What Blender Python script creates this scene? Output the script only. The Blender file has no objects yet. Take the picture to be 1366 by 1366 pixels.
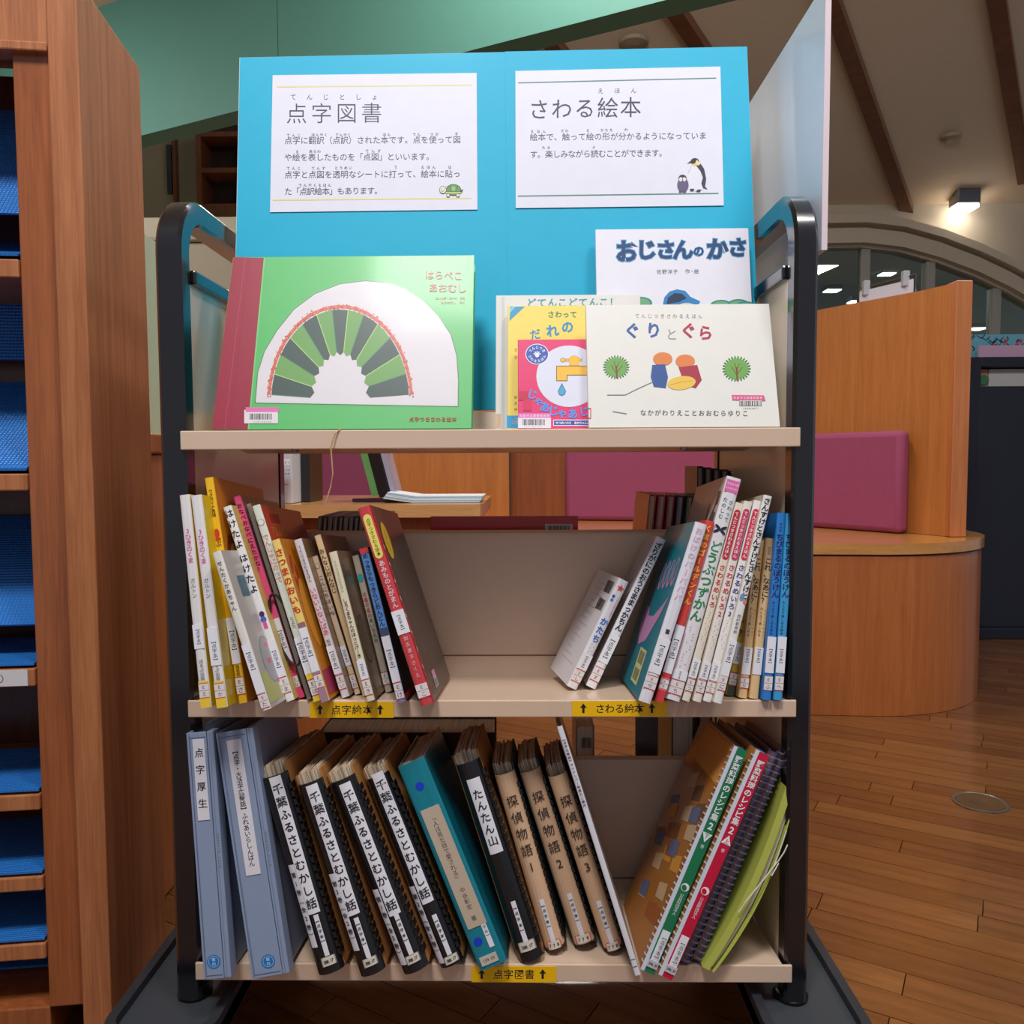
import bpy, bmesh, math, random
from mathutils import Matrix, Vector
random.seed(7)
SC = bpy.context.scene
COL = SC.collection
# ------------------------------------------------------------------ camera
FPX = 1100.0
D = 1.017                       # camera to front plane of the book cart
CAM = Vector((0.044, -D, 0.80))
YAW, PIT, ROLL = math.radians(0.9), math.radians(3.37), 0.005
Fw = Vector((-math.sin(YAW)*math.cos(PIT), math.cos(YAW)*math.cos(PIT), -math.sin(PIT)))
R0 = Fw.cross(Vector((0, 0, 1))).normalized(); U0 = R0.cross(Fw)
Rt = R0*math.cos(ROLL) - U0*math.sin(ROLL); Up = U0*math.cos(ROLL) + R0*math.sin(ROLL)
cd = bpy.data.cameras.new('camera'); cam = bpy.data.objects.new('camera', cd); COL.objects.link(cam)
cd.sensor_width = 36; cd.sensor_height = 36; cd.sensor_fit = 'HORIZONTAL'; cd.lens = FPX/1366*36
cd.clip_start = 0.05; cd.clip_end = 60
cam.matrix_world = Matrix(((Rt.x, Up.x, -Fw.x, CAM.x), (Rt.y, Up.y, -Fw.y, CAM.y), (Rt.z, Up.z, -Fw.z, CAM.z), (0, 0, 0, 1)))
SC.camera = cam
# ------------------------------------------------------------------ view, world, lights
SC.view_settings.view_transform = 'Standard'; SC.view_settings.look = 'None'
SC.view_settings.gamma = 1; SC.view_settings.use_curve_mapping = False
SC.view_settings.exposure = -0.08
w = bpy.data.worlds.new('world'); SC.world = w; w.use_nodes = True
w.node_tree.nodes['Background'].inputs[0].default_value = (0.80, 0.84, 1.0, 1)
w.node_tree.nodes['Background'].inputs[1].default_value = 0.30
def area(loc, size, power, target, color=(1, 0.97, 0.94), sy=None):
    l = bpy.data.lights.new('overhead_light', 'AREA'); l.energy = power; l.color = color
    l.shape = 'RECTANGLE'; l.size = size; l.size_y = sy or size
    o = bpy.data.objects.new('overhead_light', l); COL.objects.link(o); o.location = loc
    o.rotation_euler = (Vector(target)-Vector(loc)).to_track_quat('-Z', 'Y').to_euler()
    return o
area((-0.35, -1.4, 3.3), 0.5, 66, (0.0, 0.0, 0.6), (1.0, 0.98, 0.97))
area((0.9, -1.0, 3.3), 0.5, 28, (0.1, 0.1, 0.6), (1.0, 0.98, 0.97))
area((2.3, 0.6, 3.1), 0.5, 20, (2.3, 1.2, 0.0))
area((0.2, 1.6, 3.3), 0.4, 40, (0.4, 1.9, 0.0))
area((3.0, 8.0, 2.85), 0.6, 45, (3.0, 8.2, 0.0))  # added light that brightens the space behind the glass
area((-2.6, 2.2, 2.7), 0.5, 16, (-2.6, 3.2, 1.2))
# ------------------------------------------------------------------ helpers
def ray(px, py):
    return Fw + Rt*((px-683)/FPX) + Up*((683-py)/FPX)
def at(px, py, Y, z0=0, k=0):                  # pixel -> point on plane y = Y + (z - z0) k
    d = ray(px, py); t = (Y + (CAM.z-z0)*k - CAM.y)/(d.y - k*d.z); return CAM + d*t
def atz(px, py, z, k=0):                       # pixel -> point on plane z = z0 - k y
    d = ray(px, py); t = (z - k*CAM.y - CAM.z)/(d.z + k*d.y); return CAM + d*t
def atx(px, py, X):
    d = ray(px, py); return CAM + d*((X-CAM.x)/d.x)
def proj(p):
    v = Vector(p)-CAM; z = v.dot(Fw); return (683+FPX*v.dot(Rt)/z, 683-FPX*v.dot(Up)/z, z)
def lin(c):
    c = c/255; return c/12.92 if c <= 0.04045 else ((c+0.055)/1.055)**2.4
_m = {}
def mat(rgb, rough=0.5, coat=0.0, metal=0.0, emit=0.0, alpha=None, noise=0.0):
    key = (tuple(rgb), rough, coat, metal, emit, alpha, noise)
    if key in _m: return _m[key]
    m = bpy.data.materials.new('paint'); m.use_nodes = True; nt = m.node_tree; b = nt.nodes['Principled BSDF']
    c = (lin(rgb[0]), lin(rgb[1]), lin(rgb[2]), 1)
    b.inputs['Base Color'].default_value = c; b.inputs['Roughness'].default_value = rough
    b.inputs['Coat Weight'].default_value = coat; b.inputs['Coat Roughness'].default_value = 0.12
    b.inputs['Metallic'].default_value = metal
    if emit: b.inputs['Emission Color'].default_value = c; b.inputs['Emission Strength'].default_value = emit
    if alpha is not None: b.inputs['Alpha'].default_value = alpha
    tc = nt.nodes.new('ShaderNodeTexCoord'); n = nt.nodes.new('ShaderNodeTexNoise'); n.inputs['Scale'].default_value = 35
    n.inputs['Detail'].default_value = 5; nt.links.new(tc.outputs['Object'], n.inputs['Vector'])
    mr = nt.nodes.new('ShaderNodeMapRange'); mr.inputs[3].default_value = 1-max(noise, 0.04); mr.inputs[4].default_value = 1+max(noise, 0.04)
    nt.links.new(n.outputs['Fac'], mr.inputs[0])
    hs = nt.nodes.new('ShaderNodeHueSaturation'); hs.inputs['Color'].default_value = c
    nt.links.new(mr.outputs[0], hs.inputs['Value']); nt.links.new(hs.outputs[0], b.inputs['Base Color'])
    _m[key] = m; return m
def wood(a, b_, scale=(60, 60, 3), rough=0.35, coat=0.2, tint=0.0):
    key = ('wood', a, b_, scale, rough, coat, tint)
    if key in _m: return _m[key]
    m = bpy.data.materials.new('wood'); m.use_nodes = True; nt = m.node_tree; b = nt.nodes['Principled BSDF']
    tc = nt.nodes.new('ShaderNodeTexCoord'); mp = nt.nodes.new('ShaderNodeMapping'); mp.inputs['Scale'].default_value = scale
    nt.links.new(tc.outputs['Object'], mp.inputs['Vector'])
    n = nt.nodes.new('ShaderNodeTexNoise'); n.inputs['Scale'].default_value = 1; n.inputs['Detail'].default_value = 6; n.inputs['Distortion'].default_value = 0.6
    nt.links.new(mp.outputs[0], n.inputs['Vector'])
    mp2 = nt.nodes.new('ShaderNodeMapping'); mp2.inputs['Scale'].default_value = tuple(s*6 for s in scale)
    nt.links.new(tc.outputs['Object'], mp2.inputs['Vector'])
    n2 = nt.nodes.new('ShaderNodeTexNoise'); n2.inputs['Scale'].default_value = 1; n2.inputs['Detail'].default_value = 2
    nt.links.new(mp2.outputs[0], n2.inputs['Vector'])
    ad = nt.nodes.new('ShaderNodeMix'); ad.data_type = 'FLOAT'; ad.inputs[0].default_value = 0.35
    nt.links.new(n.outputs['Fac'], ad.inputs[2]); nt.links.new(n2.outputs['Fac'], ad.inputs[3])
    r = nt.nodes.new('ShaderNodeValToRGB'); r.color_ramp.elements[0].position = 0.33; r.color_ramp.elements[1].position = 0.68
    r.color_ramp.elements[0].color = tuple(lin(x) for x in a)+(1,); r.color_ramp.elements[1].color = tuple(lin(x) for x in b_)+(1,)
    nt.links.new(ad.outputs[0], r.inputs[0]); nt.links.new(r.outputs[0], b.inputs['Base Color'])
    b.inputs['Roughness'].default_value = rough; b.inputs['Coat Weight'].default_value = coat; b.inputs['Coat Roughness'].default_value = 0.1 if coat == 0.7 else 0.15
    bp = nt.nodes.new('ShaderNodeBump'); bp.inputs['Strength'].default_value = 0.08; bp.inputs['Distance'].default_value = 0.002
    nt.links.new(n2.outputs['Fac'], bp.inputs['Height']); nt.links.new(bp.outputs[0], b.inputs['Normal'])
    _m[key] = m; return m
def paper_stack(a, b_, key='ps'):
    kk = (key, a, b_)
    if kk in _m: return _m[kk]
    m = bpy.data.materials.new('page_edges'); m.use_nodes = True; nt = m.node_tree; b = nt.nodes['Principled BSDF']
    tc = nt.nodes.new('ShaderNodeTexCoord'); mp = nt.nodes.new('ShaderNodeMapping'); mp.inputs['Scale'].default_value = (900, 12, 6)
    nt.links.new(tc.outputs['Object'], mp.inputs['Vector'])
    n = nt.nodes.new('ShaderNodeTexNoise'); n.inputs['Scale'].default_value = 1; n.inputs['Detail'].default_value = 3
    nt.links.new(mp.outputs[0], n.inputs['Vector'])
    r = nt.nodes.new('ShaderNodeValToRGB'); r.color_ramp.elements[0].position = 0.35; r.color_ramp.elements[1].position = 0.62
    r.color_ramp.elements[0].color = tuple(lin(x) for x in a)+(1,); r.color_ramp.elements[1].color = tuple(lin(x) for x in b_)+(1,)
    nt.links.new(n.outputs['Fac'], r.inputs[0]); nt.links.new(r.outputs[0], b.inputs['Base Color']); b.inputs['Roughness'].default_value = 0.9
    _m[kk] = m; return m
MW = {}
def tag(o, label=None, cat=None, group=None, kind=None):
    if label: o['label'] = label
    if cat: o['category'] = cat
    if group: o['group'] = group
    if kind: o['kind'] = kind
    return o
def thing(name, label, cat, M=None, group=None):
    o = bpy.data.objects.new(name, None); COL.objects.link(o); o.empty_display_size = 0.05
    M = M if isinstance(M, Matrix) else Matrix.Translation(M or (0, 0, 0))
    o.matrix_world = M; MW[o.name] = M.copy()
    return tag(o, label, cat, group)
class MB:
    def __init__(s): s.v = []; s.f = []; s.m = []; s.mats = []
    def slot(s, m):
        if m not in s.mats: s.mats.append(m)
        return s.mats.index(m)
    def add(s, vs, fs, m=None):
        k = len(s.v); i = s.slot(m) if m else 0
        s.v += [Vector(v) for v in vs]; s.f += [tuple(k+j for j in f) for f in fs]; s.m += [i]*len(fs); return s
    def box(s, x0, x1, y0, y1, z0, z1, m=None, T=None, bev=0):
        if x0 > x1: x0, x1 = x1, x0
        if y0 > y1: y0, y1 = y1, y0
        if z0 > z1: z0, z1 = z1, z0
        if bev:
            bm = bmesh.new(); bmesh.ops.create_cube(bm, size=1)
            for v in bm.verts: v.co = Vector(((x0+x1)/2+v.co.x*(x1-x0), (y0+y1)/2+v.co.y*(y1-y0), (z0+z1)/2+v.co.z*(z1-z0)))
            bmesh.ops.bevel(bm, geom=bm.edges[:], offset=bev, segments=2, affect='EDGES', profile=0.5)
            vs = [v.co.copy() for v in bm.verts]; fs = [[v.index for v in f.verts] for f in bm.faces]; bm.free()
        else:
            vs = [Vector(p) for p in ((x0, y0, z0), (x1, y0, z0), (x1, y1, z0), (x0, y1, z0), (x0, y0, z1), (x1, y0, z1), (x1, y1, z1), (x0, y1, z1))]
            fs = [(0, 3, 2, 1), (4, 5, 6, 7), (0, 1, 5, 4), (1, 2, 6, 5), (2, 3, 7, 6), (3, 0, 4, 7)]
        if T: vs = [T @ v for v in vs]
        return s.add(vs, fs, m)
    def prism(s, poly, z0, z1, m=None, T=None, smooth=False):    # poly in xy (ccw), extruded in z
        n = len(poly)
        vs = [Vector((p[0], p[1], z0)) for p in poly]+[Vector((p[0], p[1], z1)) for p in poly]
        fs = [tuple(range(n-1, -1, -1)), tuple(range(n, 2*n))]+[(i, (i+1) % n, n+(i+1) % n, n+i) for i in range(n)]
        if T: vs = [T @ v for v in vs]
        return s.add(vs, fs, m)
    def sweep(s, pts, sec, m=None, closed=False):      # sec(i) -> list of Vector offsets
        n = None; rings = []
        for i, p in enumerate(pts):
            r = [Vector(p)+o for o in sec(i)]; n = len(r); rings.append(r)
        vs = [v for r in rings for v in r]; fs = []; L = len(rings)
        for i in range(L if closed else L-1):
            a = i*n; b = ((i+1) % L)*n
            for j in range(n): fs.append((a+j, a+(j+1) % n, b+(j+1) % n, b+j))
        if not closed: fs += [tuple(range(n-1, -1, -1)), tuple((L-1)*n+j for j in range(n))]
        return s.add(vs, fs, m)
    def tube(s, pts, r, seg=8, m=None, closed=False):
        pts = [Vector(p) for p in pts]
        def sec(i):
            a = pts[i-1] if (i > 0 or closed) else pts[i]; b = pts[(i+1) % len(pts)] if (i < len(pts)-1 or closed) else pts[i]
            t = (b-a).normalized(); u = t.orthogonal() if abs(t.z) > 0.98 else t.cross(Vector((0, 0, 1)))
            if abs(t.z) > 0.98: u = t.cross(Vector((0, 1, 0)))
            u.normalize(); w_ = t.cross(u)
            return [u*math.cos(2*math.pi*j/seg)*r+w_*math.sin(2*math.pi*j/seg)*r for j in range(seg)]
        return s.sweep(pts, sec, m, closed)
    def lathe(s, prof, seg=20, m=None, T=None):        # prof (r,z)
        vs = []; fs = []; L = len(prof)
        for r, z in prof:
            for j in range(seg): vs.append(Vector((r*math.cos(2*math.pi*j/seg), r*math.sin(2*math.pi*j/seg), z)))
        for i in range(L-1):
            for j in range(seg): fs.append((i*seg+j, i*seg+(j+1) % seg, (i+1)*seg+(j+1) % seg, (i+1)*seg+j))
        fs += [tuple(range(seg-1, -1, -1)), tuple((L-1)*seg+j for j in range(seg))]
        if T: vs = [T @ v for v in vs]
        return s.add(vs, fs, m)
    def build(s, name, m=None, parent=None, world=True, smooth=False, kind=None, label=None):
        me = bpy.data.meshes.new(name); vs = s.v
        if parent is not None and world:
            I = MW[parent.name].inverted(); vs = [I @ v for v in vs]
        me.from_pydata([tuple(v) for v in vs], [], s.f)
        for q in (s.mats or [m]): me.materials.append(q)
        if s.mats: me.polygons.foreach_set('material_index', s.m)
        if smooth: me.shade_smooth() if hasattr(me, 'shade_smooth') else None
        me.validate(); me.update()
        o = bpy.data.objects.new(name, me); COL.objects.link(o)
        if parent is not None: o.parent = parent; MW[o.name] = MW[parent.name]
        else: MW[o.name] = Matrix()
        if smooth:
            try:
                me.set_sharp_from_angle(angle=math.radians(35))
            except Exception: pass
        if kind: o['kind'] = kind
        if label: o['label'] = label
        return o
# ---- glyphs (built-in font of Blender)
_g = {}
def glyph(ch, bold=0.0):
    bold = min(bold, 0.018) if ch in 'ずづぶだどぞ' or 0x4e00 <= ord(ch) < 0xa000 else bold; k = (ch, bold)
    if k not in _g:
        cu = bpy.data.curves.new('g', 'FONT'); cu.body = ch; cu.resolution_u = 2; cu.offset = bold
        ob = bpy.data.objects.new('g', cu); me = ob.to_mesh()
        vs = [(v.co.x, v.co.y) for v in me.vertices]; fs = [tuple(p.vertices) for p in me.polygons]
        ob.to_mesh_clear(); bpy.data.objects.remove(ob); bpy.data.curves.remove(cu)
        if ord(ch) < 0x2000 and vs:
            cx = (min(v[0] for v in vs)+max(v[0] for v in vs))/2; cy = 0.34
        else: cx, cy = 0.5, 0.38
        _g[k] = ([(x-cx, y-cy) for x, y in vs], fs)
    return _g[k]
ROT = '【】（）「」『』ー〈〉'
class Print:
    """flat print on a surface: f maps drawing units to surface metres; n0 = lift"""
    def __init__(s, f, F, down=False, rough=0.5, coat=0.0, lift=0.0003, step=0.000012):
        s.f = f; s.F = F; s.d = -1 if down else 1; s.mb = MB(); s.n = 0; s.r = rough; s.c = coat; s.l = lift; s.st = step
    def raw(s, pts, fs, col):
        h = s.l+s.n*s.st; vs = []
        for p in pts:
            u, v = s.f(p[0], p[1]); vs.append(s.F @ Vector((u, v, h)))
        s.mb.add(vs, fs, mat(col, s.r, s.c) if not hasattr(col, 'node_tree') else col)
    def poly(s, pts, col, layer=True):
        if layer: s.n += 1
        s.raw(pts, [tuple(range(len(pts)))], col)
    def rect(s, x0, y0, x1, y1, col, layer=True): s.poly([(x0, y0), (x1, y0), (x1, y1), (x0, y1)], col, layer)
    def ell(s, cx, cy, rx, ry, col, rot=0, n=20, layer=True):
        c, q = math.cos(rot), math.sin(rot)
        s.poly([(cx+rx*math.cos(t)*c-ry*math.sin(t)*q, cy+rx*math.cos(t)*q+ry*math.sin(t)*c) for t in [2*math.pi*i/n for i in range(n)]], col, layer)
    def line(s, pts, wd, col, layer=True):
        if layer: s.n += 1
        for (a, b) in zip(pts, pts[1:]):
            dx, dy = b[0]-a[0], b[1]-a[1]; L = math.hypot(dx, dy) or 1; nx, ny = -dy/L*wd/2, dx/L*wd/2
            s.raw([(a[0]+nx, a[1]+ny), (b[0]+nx, b[1]+ny), (b[0]-nx, b[1]-ny), (a[0]-nx, a[1]-ny)], [(0, 1, 2, 3)], col)
    def frame(s, x0, y0, x1, y1, wd, col):
        s.line([(x0, y0), (x1, y0), (x1, y1), (x0, y1), (x0, y0)], wd, col)
    def ch(s, c, cx, cy, size, col, bold=0.0, rot=0.0, sx=1.0):
        if c in ' 　': return
        vs, fs = glyph(c, bold); a, b = math.cos(rot), math.sin(rot)
        s.raw([(cx+size*(x*sx*a-y*b), cy+s.d*size*(x*sx*b+y*a)) for x, y in vs], fs, col)
    def h(s, txt, x0, x1, cy, size, col, bold=0.0, dy=0.0, sx=1.0):       # first and last char centres
        s.n += 1; n = len(txt)
        for i, c in enumerate(txt):
            t = i/(n-1) if n > 1 else 0.5
            s.ch(c, x0+(x1-x0)*t, cy+dy*t, size, col, bold, 0, sx)
    def vt(s, txt, cx, y0, y1, size, col, bold=0.0, wob=0.0):             # from y0 to y1 extents
        s.n += 1; n = len(txt); size = min(size, abs(y1-y0)/n*1.04)
        for i, c in enumerate(txt):
            t = (i+0.5)/n
            s.ch(c, cx+(random.uniform(-wob, wob) if wob else 0), y0+(y1-y0)*t, size, col, bold, -math.pi/2 if c in ROT else 0)
    def barcode(s, x0, y0, x1, y1, n=18, col=(30, 30, 30)):
        s.n += 1; x = x0; rr = random.Random(3); st = (x1-x0)/n
        for i in range(n):
            wd = st*rr.choice((0.35, 0.5, 0.7)); s.raw([(x, y0), (x+wd, y0), (x+wd, y1), (x, y1)], [(0, 1, 2, 3)], col); x += st
    def build(s, name, parent, label=None):
        return s.mb.build(name, None, parent, world=False, label=label)
# colours
BLK = (25, 25, 30); WHT = (238, 236, 238); RED = (200, 40, 55)
M_cream = mat((226, 198, 172), 0.32, 0.35); M_black = mat((22, 21, 25), 0.22, 0.8); M_white = mat((235, 234, 240), 0.6)
WOOD_A = ((148, 84, 44), (186, 116, 70)); WOOD_B = ((166, 98, 42), (190, 118, 58))
# ------------------------------------------------------------------ the room
tz = lambda Yc: Yc - D                              # camera distance -> world y
fl = MB().box(-4.5, 5.5, -2.2, 6.8, -0.06, -0.012)
floor = fl.build('floor', wood((38, 22, 12), (52, 30, 18), (3, 3, 3), 0.5), None); floor['kind'] = 'structure'
ang = math.atan2(-0.184, 0.317); ca, sa = math.cos(ang), math.sin(ang)
PLW, PLL = 0.062, 0.62
pm = []
cols = [((104, 64, 30), (136, 86, 44)), ((98, 60, 28), (128, 80, 38)), ((110, 70, 34), (142, 92, 48)), ((104, 64, 30), (134, 84, 44)), ((94, 56, 26), (124, 76, 38))]
for c in cols:
    b = MB().box(-PLL/2+0.0009, PLL/2-0.0009, -PLW/2+0.0009, PLW/2-0.0009, -0.012, 0.0)
    me = bpy.data.meshes.new('plank'); me.from_pydata([tuple(v) for v in b.v], [], b.f); me.materials.append(wood(c[0], c[1], (5, 60, 5), 0.3, 0.7)); pm.append(me)
cand = []
rr = random.Random(5)
for i in range(-62, 90):
    off = rr.uniform(0, PLL)
    for j in range(-11, 13):
        u = j*PLL+off; v = i*PLW
        x = u*ca - v*sa; y = u*sa + v*ca
        if -3.2 < x < 4.6 and -1.5 < y < 5.2: cand.append((x, y))
def inview(x, y):
    if y < -0.1+0.0: 
        if y < -D+0.6: return False
    for du in (-0.3, 0, 0.3):
        a, b_, z = proj((x+du*ca, y+du*sa, 0))
        if z > 0.3 and -10 < a < 1376 and -10 < b_ < 1376:
            if (a > 1080) or (b_ > 1300 and 240 < a < 1070) or (640 < a < 1010 and 950 < b_ < 1010): return True
    return False
vis = sorted([c for c in cand if inview(*c)], key=lambda c: (c[0]-CAM.x)**2+(c[1]-CAM.y)**2)[:296]
vs_ = set(vis); rest = MB()
Rz = Matrix.Rotation(ang, 4, 'Z')
for k, (x, y) in enumerate(vis):
    o = bpy.data.objects.new('plank', pm[rr.randrange(5)]); COL.objects.link(o); o.parent = floor
    o.location = (x, y, rr.uniform(-0.0004, 0)); o.rotation_euler = (rr.uniform(-.004, .004), 0, ang)
M_pl = [m.materials[0] for m in pm]
for (x, y) in cand:
    if (x, y) in vs_: continue
    rest.box(-PLL/2+0.0009, PLL/2-0.0009, -PLW/2+0.0009, PLW/2-0.0009, -0.012, -0.0004, M_pl[rr.randrange(5)], Matrix.Translation((x, y, 0)) @ Rz)
rest.build('plank_field', None, floor, kind='stuff')
# far wall with glazed arch (y = WY), ceiling sloping to it
WY = tz(6.5)
def ceil_z(y): return 2.77+0.35*(WY-y)
M_wall = mat((214, 198, 172), 0.85); M_ceil = mat((226, 202, 172), 0.9)
ce = MB(); y0, y1 = -2.6, 7.2
ce.add([(-4.6, y0, ceil_z(y0)), (6.2, y0, ceil_z(y0)), (6.2, WY+0.1, ceil_z(WY+0.1)), (-4.6, WY+0.1, ceil_z(WY+0.1)),
        (-4.6, y0, ceil_z(y0)+0.06), (6.2, y0, ceil_z(y0)+0.06), (6.2, WY+0.1, ceil_z(WY+.1)+0.06), (-4.6, WY+0.1, ceil_z(WY+.1)+0.06)],
       [(0, 3, 2, 1), (4, 5, 6, 7), (0, 1, 5, 4), (1, 2, 6, 5), (2, 3, 7, 6), (3, 0, 4, 7)])
ceiling = ce.build('ceiling', M_ceil); ceiling['kind'] = 'structure'
M_rib = wood((112, 68, 46), (136, 86, 60), (4, 4, 60))
def onceil(px, py):
    d = ray(px, py); t = (2.77+0.35*WY-0.35*CAM.y-CAM.z)/(d.z+0.35*d.y); return CAM+d*t
for n_, (a, b_) in enumerate([((1108, -10), (1220, 303)), ((1330, -10), (1366, 225)), ((905, 12), (945, 72)), ((744, 60), (760, 80))], 1):
    p = onceil(*a); q = onceil(*b_); d = (q-p).normalized()
    if n_ > 1: q = p + d*((WY-0.3-p.y)/d.y)
    p = p - d*1.6
    sd = d.cross(Vector((0, 0, 1))).normalized()*0.045; dn = Vector((0, 0, -0.06))
    r = MB(); r.add([p-sd, p+sd, q+sd, q-sd, p-sd+dn, p+sd+dn, q+sd+dn, q-sd+dn], [(0, 1, 2, 3), (7, 6, 5, 4), (0, 4, 5, 1), (1, 5, 6, 2), (2, 6, 7, 3), (3, 7, 4, 0)])
    o = r.build('trim_%d' % n_, M_rib); o['kind'] = 'structure'
# arch curve in px at wall, top of glass
arch = [(-60, 338), (400, 330), (900, 325), (1095, 331), (1150, 330), (1200, 336), (1250, 350), (1300, 369), (1340, 388), (1400, 422), (1470, 475)]
AP = [at(x, y, WY) for x, y in arch]
wb = MB()
zt = ceil_z(WY)+0.05
for (p, q) in zip(AP, AP[1:]):
    wb.add([(p.x, WY, p.z), (q.x, WY, q.z), (q.x, WY, zt), (p.x, WY, zt), (p.x, WY+0.12, p.z), (q.x, WY+0.12, q.z), (q.x, WY+0.12, zt), (p.x, WY+0.12, zt)],
           [(0, 1, 2, 3), (7, 6, 5, 4), (0, 4, 5, 1), (3, 2, 6, 7)])
wb.box(AP[-1].x, 6.2, WY, WY+0.12, 0, zt); wb.box(-4.6, 6.2, WY, WY+0.12, -0.01, 0.35)
wb.box(-4.6, -3.2, WY, WY+0.12, 0.3, zt)
o = wb.build('wall_back', M_wall); o['kind'] = 'structure'
# arch mouldings: two stepped bands
for n_, (o1, o2, pr) in enumerate([(0.02, 0.13, 0.07), (0.16, 0.22, 0.11)], 5):
    tb = MB(); pts = AP[2:]
    def sec(i): return [Vector((0, 0, o1)), Vector((0, -pr, o1)), Vector((0, -pr, o2)), Vector((0, 0, o2))]
    tb.sweep([Vector((p.x, WY, p.z)) for p in pts], sec)
    o = tb.build('trim_%d' % n_, mat((226, 208, 180), 0.7)); o['kind'] = 'structure'
# glazing
gl = MB(); gx0, gx1 = AP[2].x, AP[-1].x
glass_m = bpy.data.materials.new('window_glass'); glass_m.use_nodes = True
gb = glass_m.node_tree.nodes['Principled BSDF']; gb.inputs['Base Color'].default_value = (0.75, 0.9, 0.85, 1); gb.inputs['Roughness'].default_value = 0.02
gb.inputs['Transmission Weight'].default_value = 1; gb.inputs['IOR'].default_value = 1.45
wn = thing('window_1', None, None, (1.2, WY, 0.35)); wn['kind'] = 'structure'
mull = [at(x, 400, WY).x for x in (760, 930, 1060, 1155, 1242, 1331, 1420)]
def arch_z(x):
    for p, q in zip(AP, AP[1:]):
        if p.x <= x <= q.x: return p.z+(q.z-p.z)*(x-p.x)/(q.x-p.x)
    return AP[-1].z
edges = [gx0]+mull+[gx1]
for a, b_ in zip(edges, edges[1:]):
    zz = min(arch_z(a), arch_z(b_)); n = 5; xs = [a+(b_-a)*i/n for i in range(n+1)]
    pl = [(a, 0.35), (b_, 0.35)]+[(x, arch_z(x)) for x in reversed(xs)]
    MB().prism(pl, 0, 0.008, T=Matrix(((1, 0, 0, 0), (0, 0, -1, WY+0.05), (0, 1, 0, 0), (0, 0, 0, 1)))).build('pane', glass_m, wn)
for x in mull:
    MB().box(x-0.035, x+0.035, WY+0.01, WY+0.1, 0.35, arch_z(x), bev=0.006).build('mullion', mat((190, 184, 170), 0.5), wn)
# the room beyond the glass
rb = MB(); rb.box(-3.2, 8, 10.9, 11.0, -0.05, 3.6); o = rb.build('wall_beyond', mat((150, 158, 144), 0.9)); o['kind'] = 'structure'
rb = MB(); rb.add([(-3.2, WY+0.12, 2.95), (8, WY+0.12, 2.95), (8, 11, 3.3), (-3.2, 11, 3.3)], [(0, 3, 2, 1)]); rb.add([(-3.2, WY+0.12, 3.0), (8, WY+0.12, 3.0), (8, 11, 3.36), (-3.2, 11, 3.36)], [(0, 1, 2, 3)])
o = rb.build('ceiling_beyond', mat((190, 176, 150), 0.9)); o['kind'] = 'structure'
rb = MB().box(-3.2, 8, 6.8, 11, -0.06, -0.02); o = rb.build('floor_beyond', mat((70, 54, 40), 0.6)); o['kind'] = 'structure'
M_lit = mat((255, 250, 240), 0.5, emit=6.0); M_met = mat((120, 120, 125), 0.35, metal=0.8)
def glass_glint(px, py, lab):  # added glowing box, imitates a ceiling light reflected in the glass
    d = ray(px, py); k = 0.35/(11-WY-.12); t = (2.95+k*(CAM.y-WY-.12)-CAM.z)/(d.z-k*d.y); p = CAM+d*t
    if p.y > 10.8 or t < 0: p = at(px, py, 9.5)
    root = thing('lamp_or_glint', lab, 'lamp', (p.x, p.y, p.z), 'glowing squares standing in for reflections in the glass')
    MB().box(p.x-0.1, p.x+0.1, p.y-0.1, p.y+0.1, p.z-0.015, p.z+0.04, bev=0.005).build('housing', M_met, root)
    MB().box(p.x-0.085, p.x+0.085, p.y-0.085, p.y+0.085, p.z-0.024, p.z-0.0155).build('diffuser', M_lit, root)
for q in [(1183, 364, 'bright square standing in for a reflection in the glass, above the white sign holder'), (1110, 386, 'bright stand-in for a reflection in the leftmost glass pane, nearest the cart handle'),
          (1142, 401, 'small glowing stand-in for a reflection in the glass, just left of the sign holder'), (1302, 437, 'glowing stand-in for a reflection in the glass, low over the floral display board')]:
    glass_glint(*q)
# spotlight on the sloped ceiling
p = onceil(1287, 258); root = thing('spotlight', 'grey box spotlight lit on the sloped cream ceiling', 'lamp', tuple(p))
MB().box(p.x-0.085, p.x+0.085, p.y-0.07, p.y+0.07, p.z-0.09, p.z+0.02, bev=0.008).build('housing', M_met, root)
MB().box(p.x-0.08, p.x+0.08, p.y-0.065, p.y+0.065, p.z-0.12, p.z-0.091, bev=0.008).build('lens', mat((255, 252, 245), 0.4, emit=14.0), root)
p = onceil(1268, 181); MB().lathe([(0.07, 0), (0.065, -0.02), (0.03, -0.035)], T=Matrix.Translation(p)).build('smoke_detector', mat((170, 150, 120), 0.6))
tag(bpy.data.objects['smoke_detector'], 'round cream detector on the ceiling above the spotlight', 'detector')
p = onceil(845, 55); MB().lathe([(0.09, 0), (0.085, -0.02), (0.03, -0.035)], T=Matrix.Translation(p)).build('ceiling_speaker', mat((176, 158, 130), 0.6))
tag(bpy.data.objects['ceiling_speaker'], 'faint round ceiling fitting just above the teal board', 'fitting')
p = atz(765, 1345, 0); p2 = Vector((CAM.x+(p.x-CAM.x)*5.6, CAM.y+(p.y-CAM.y)*5.0, 0))
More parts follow.
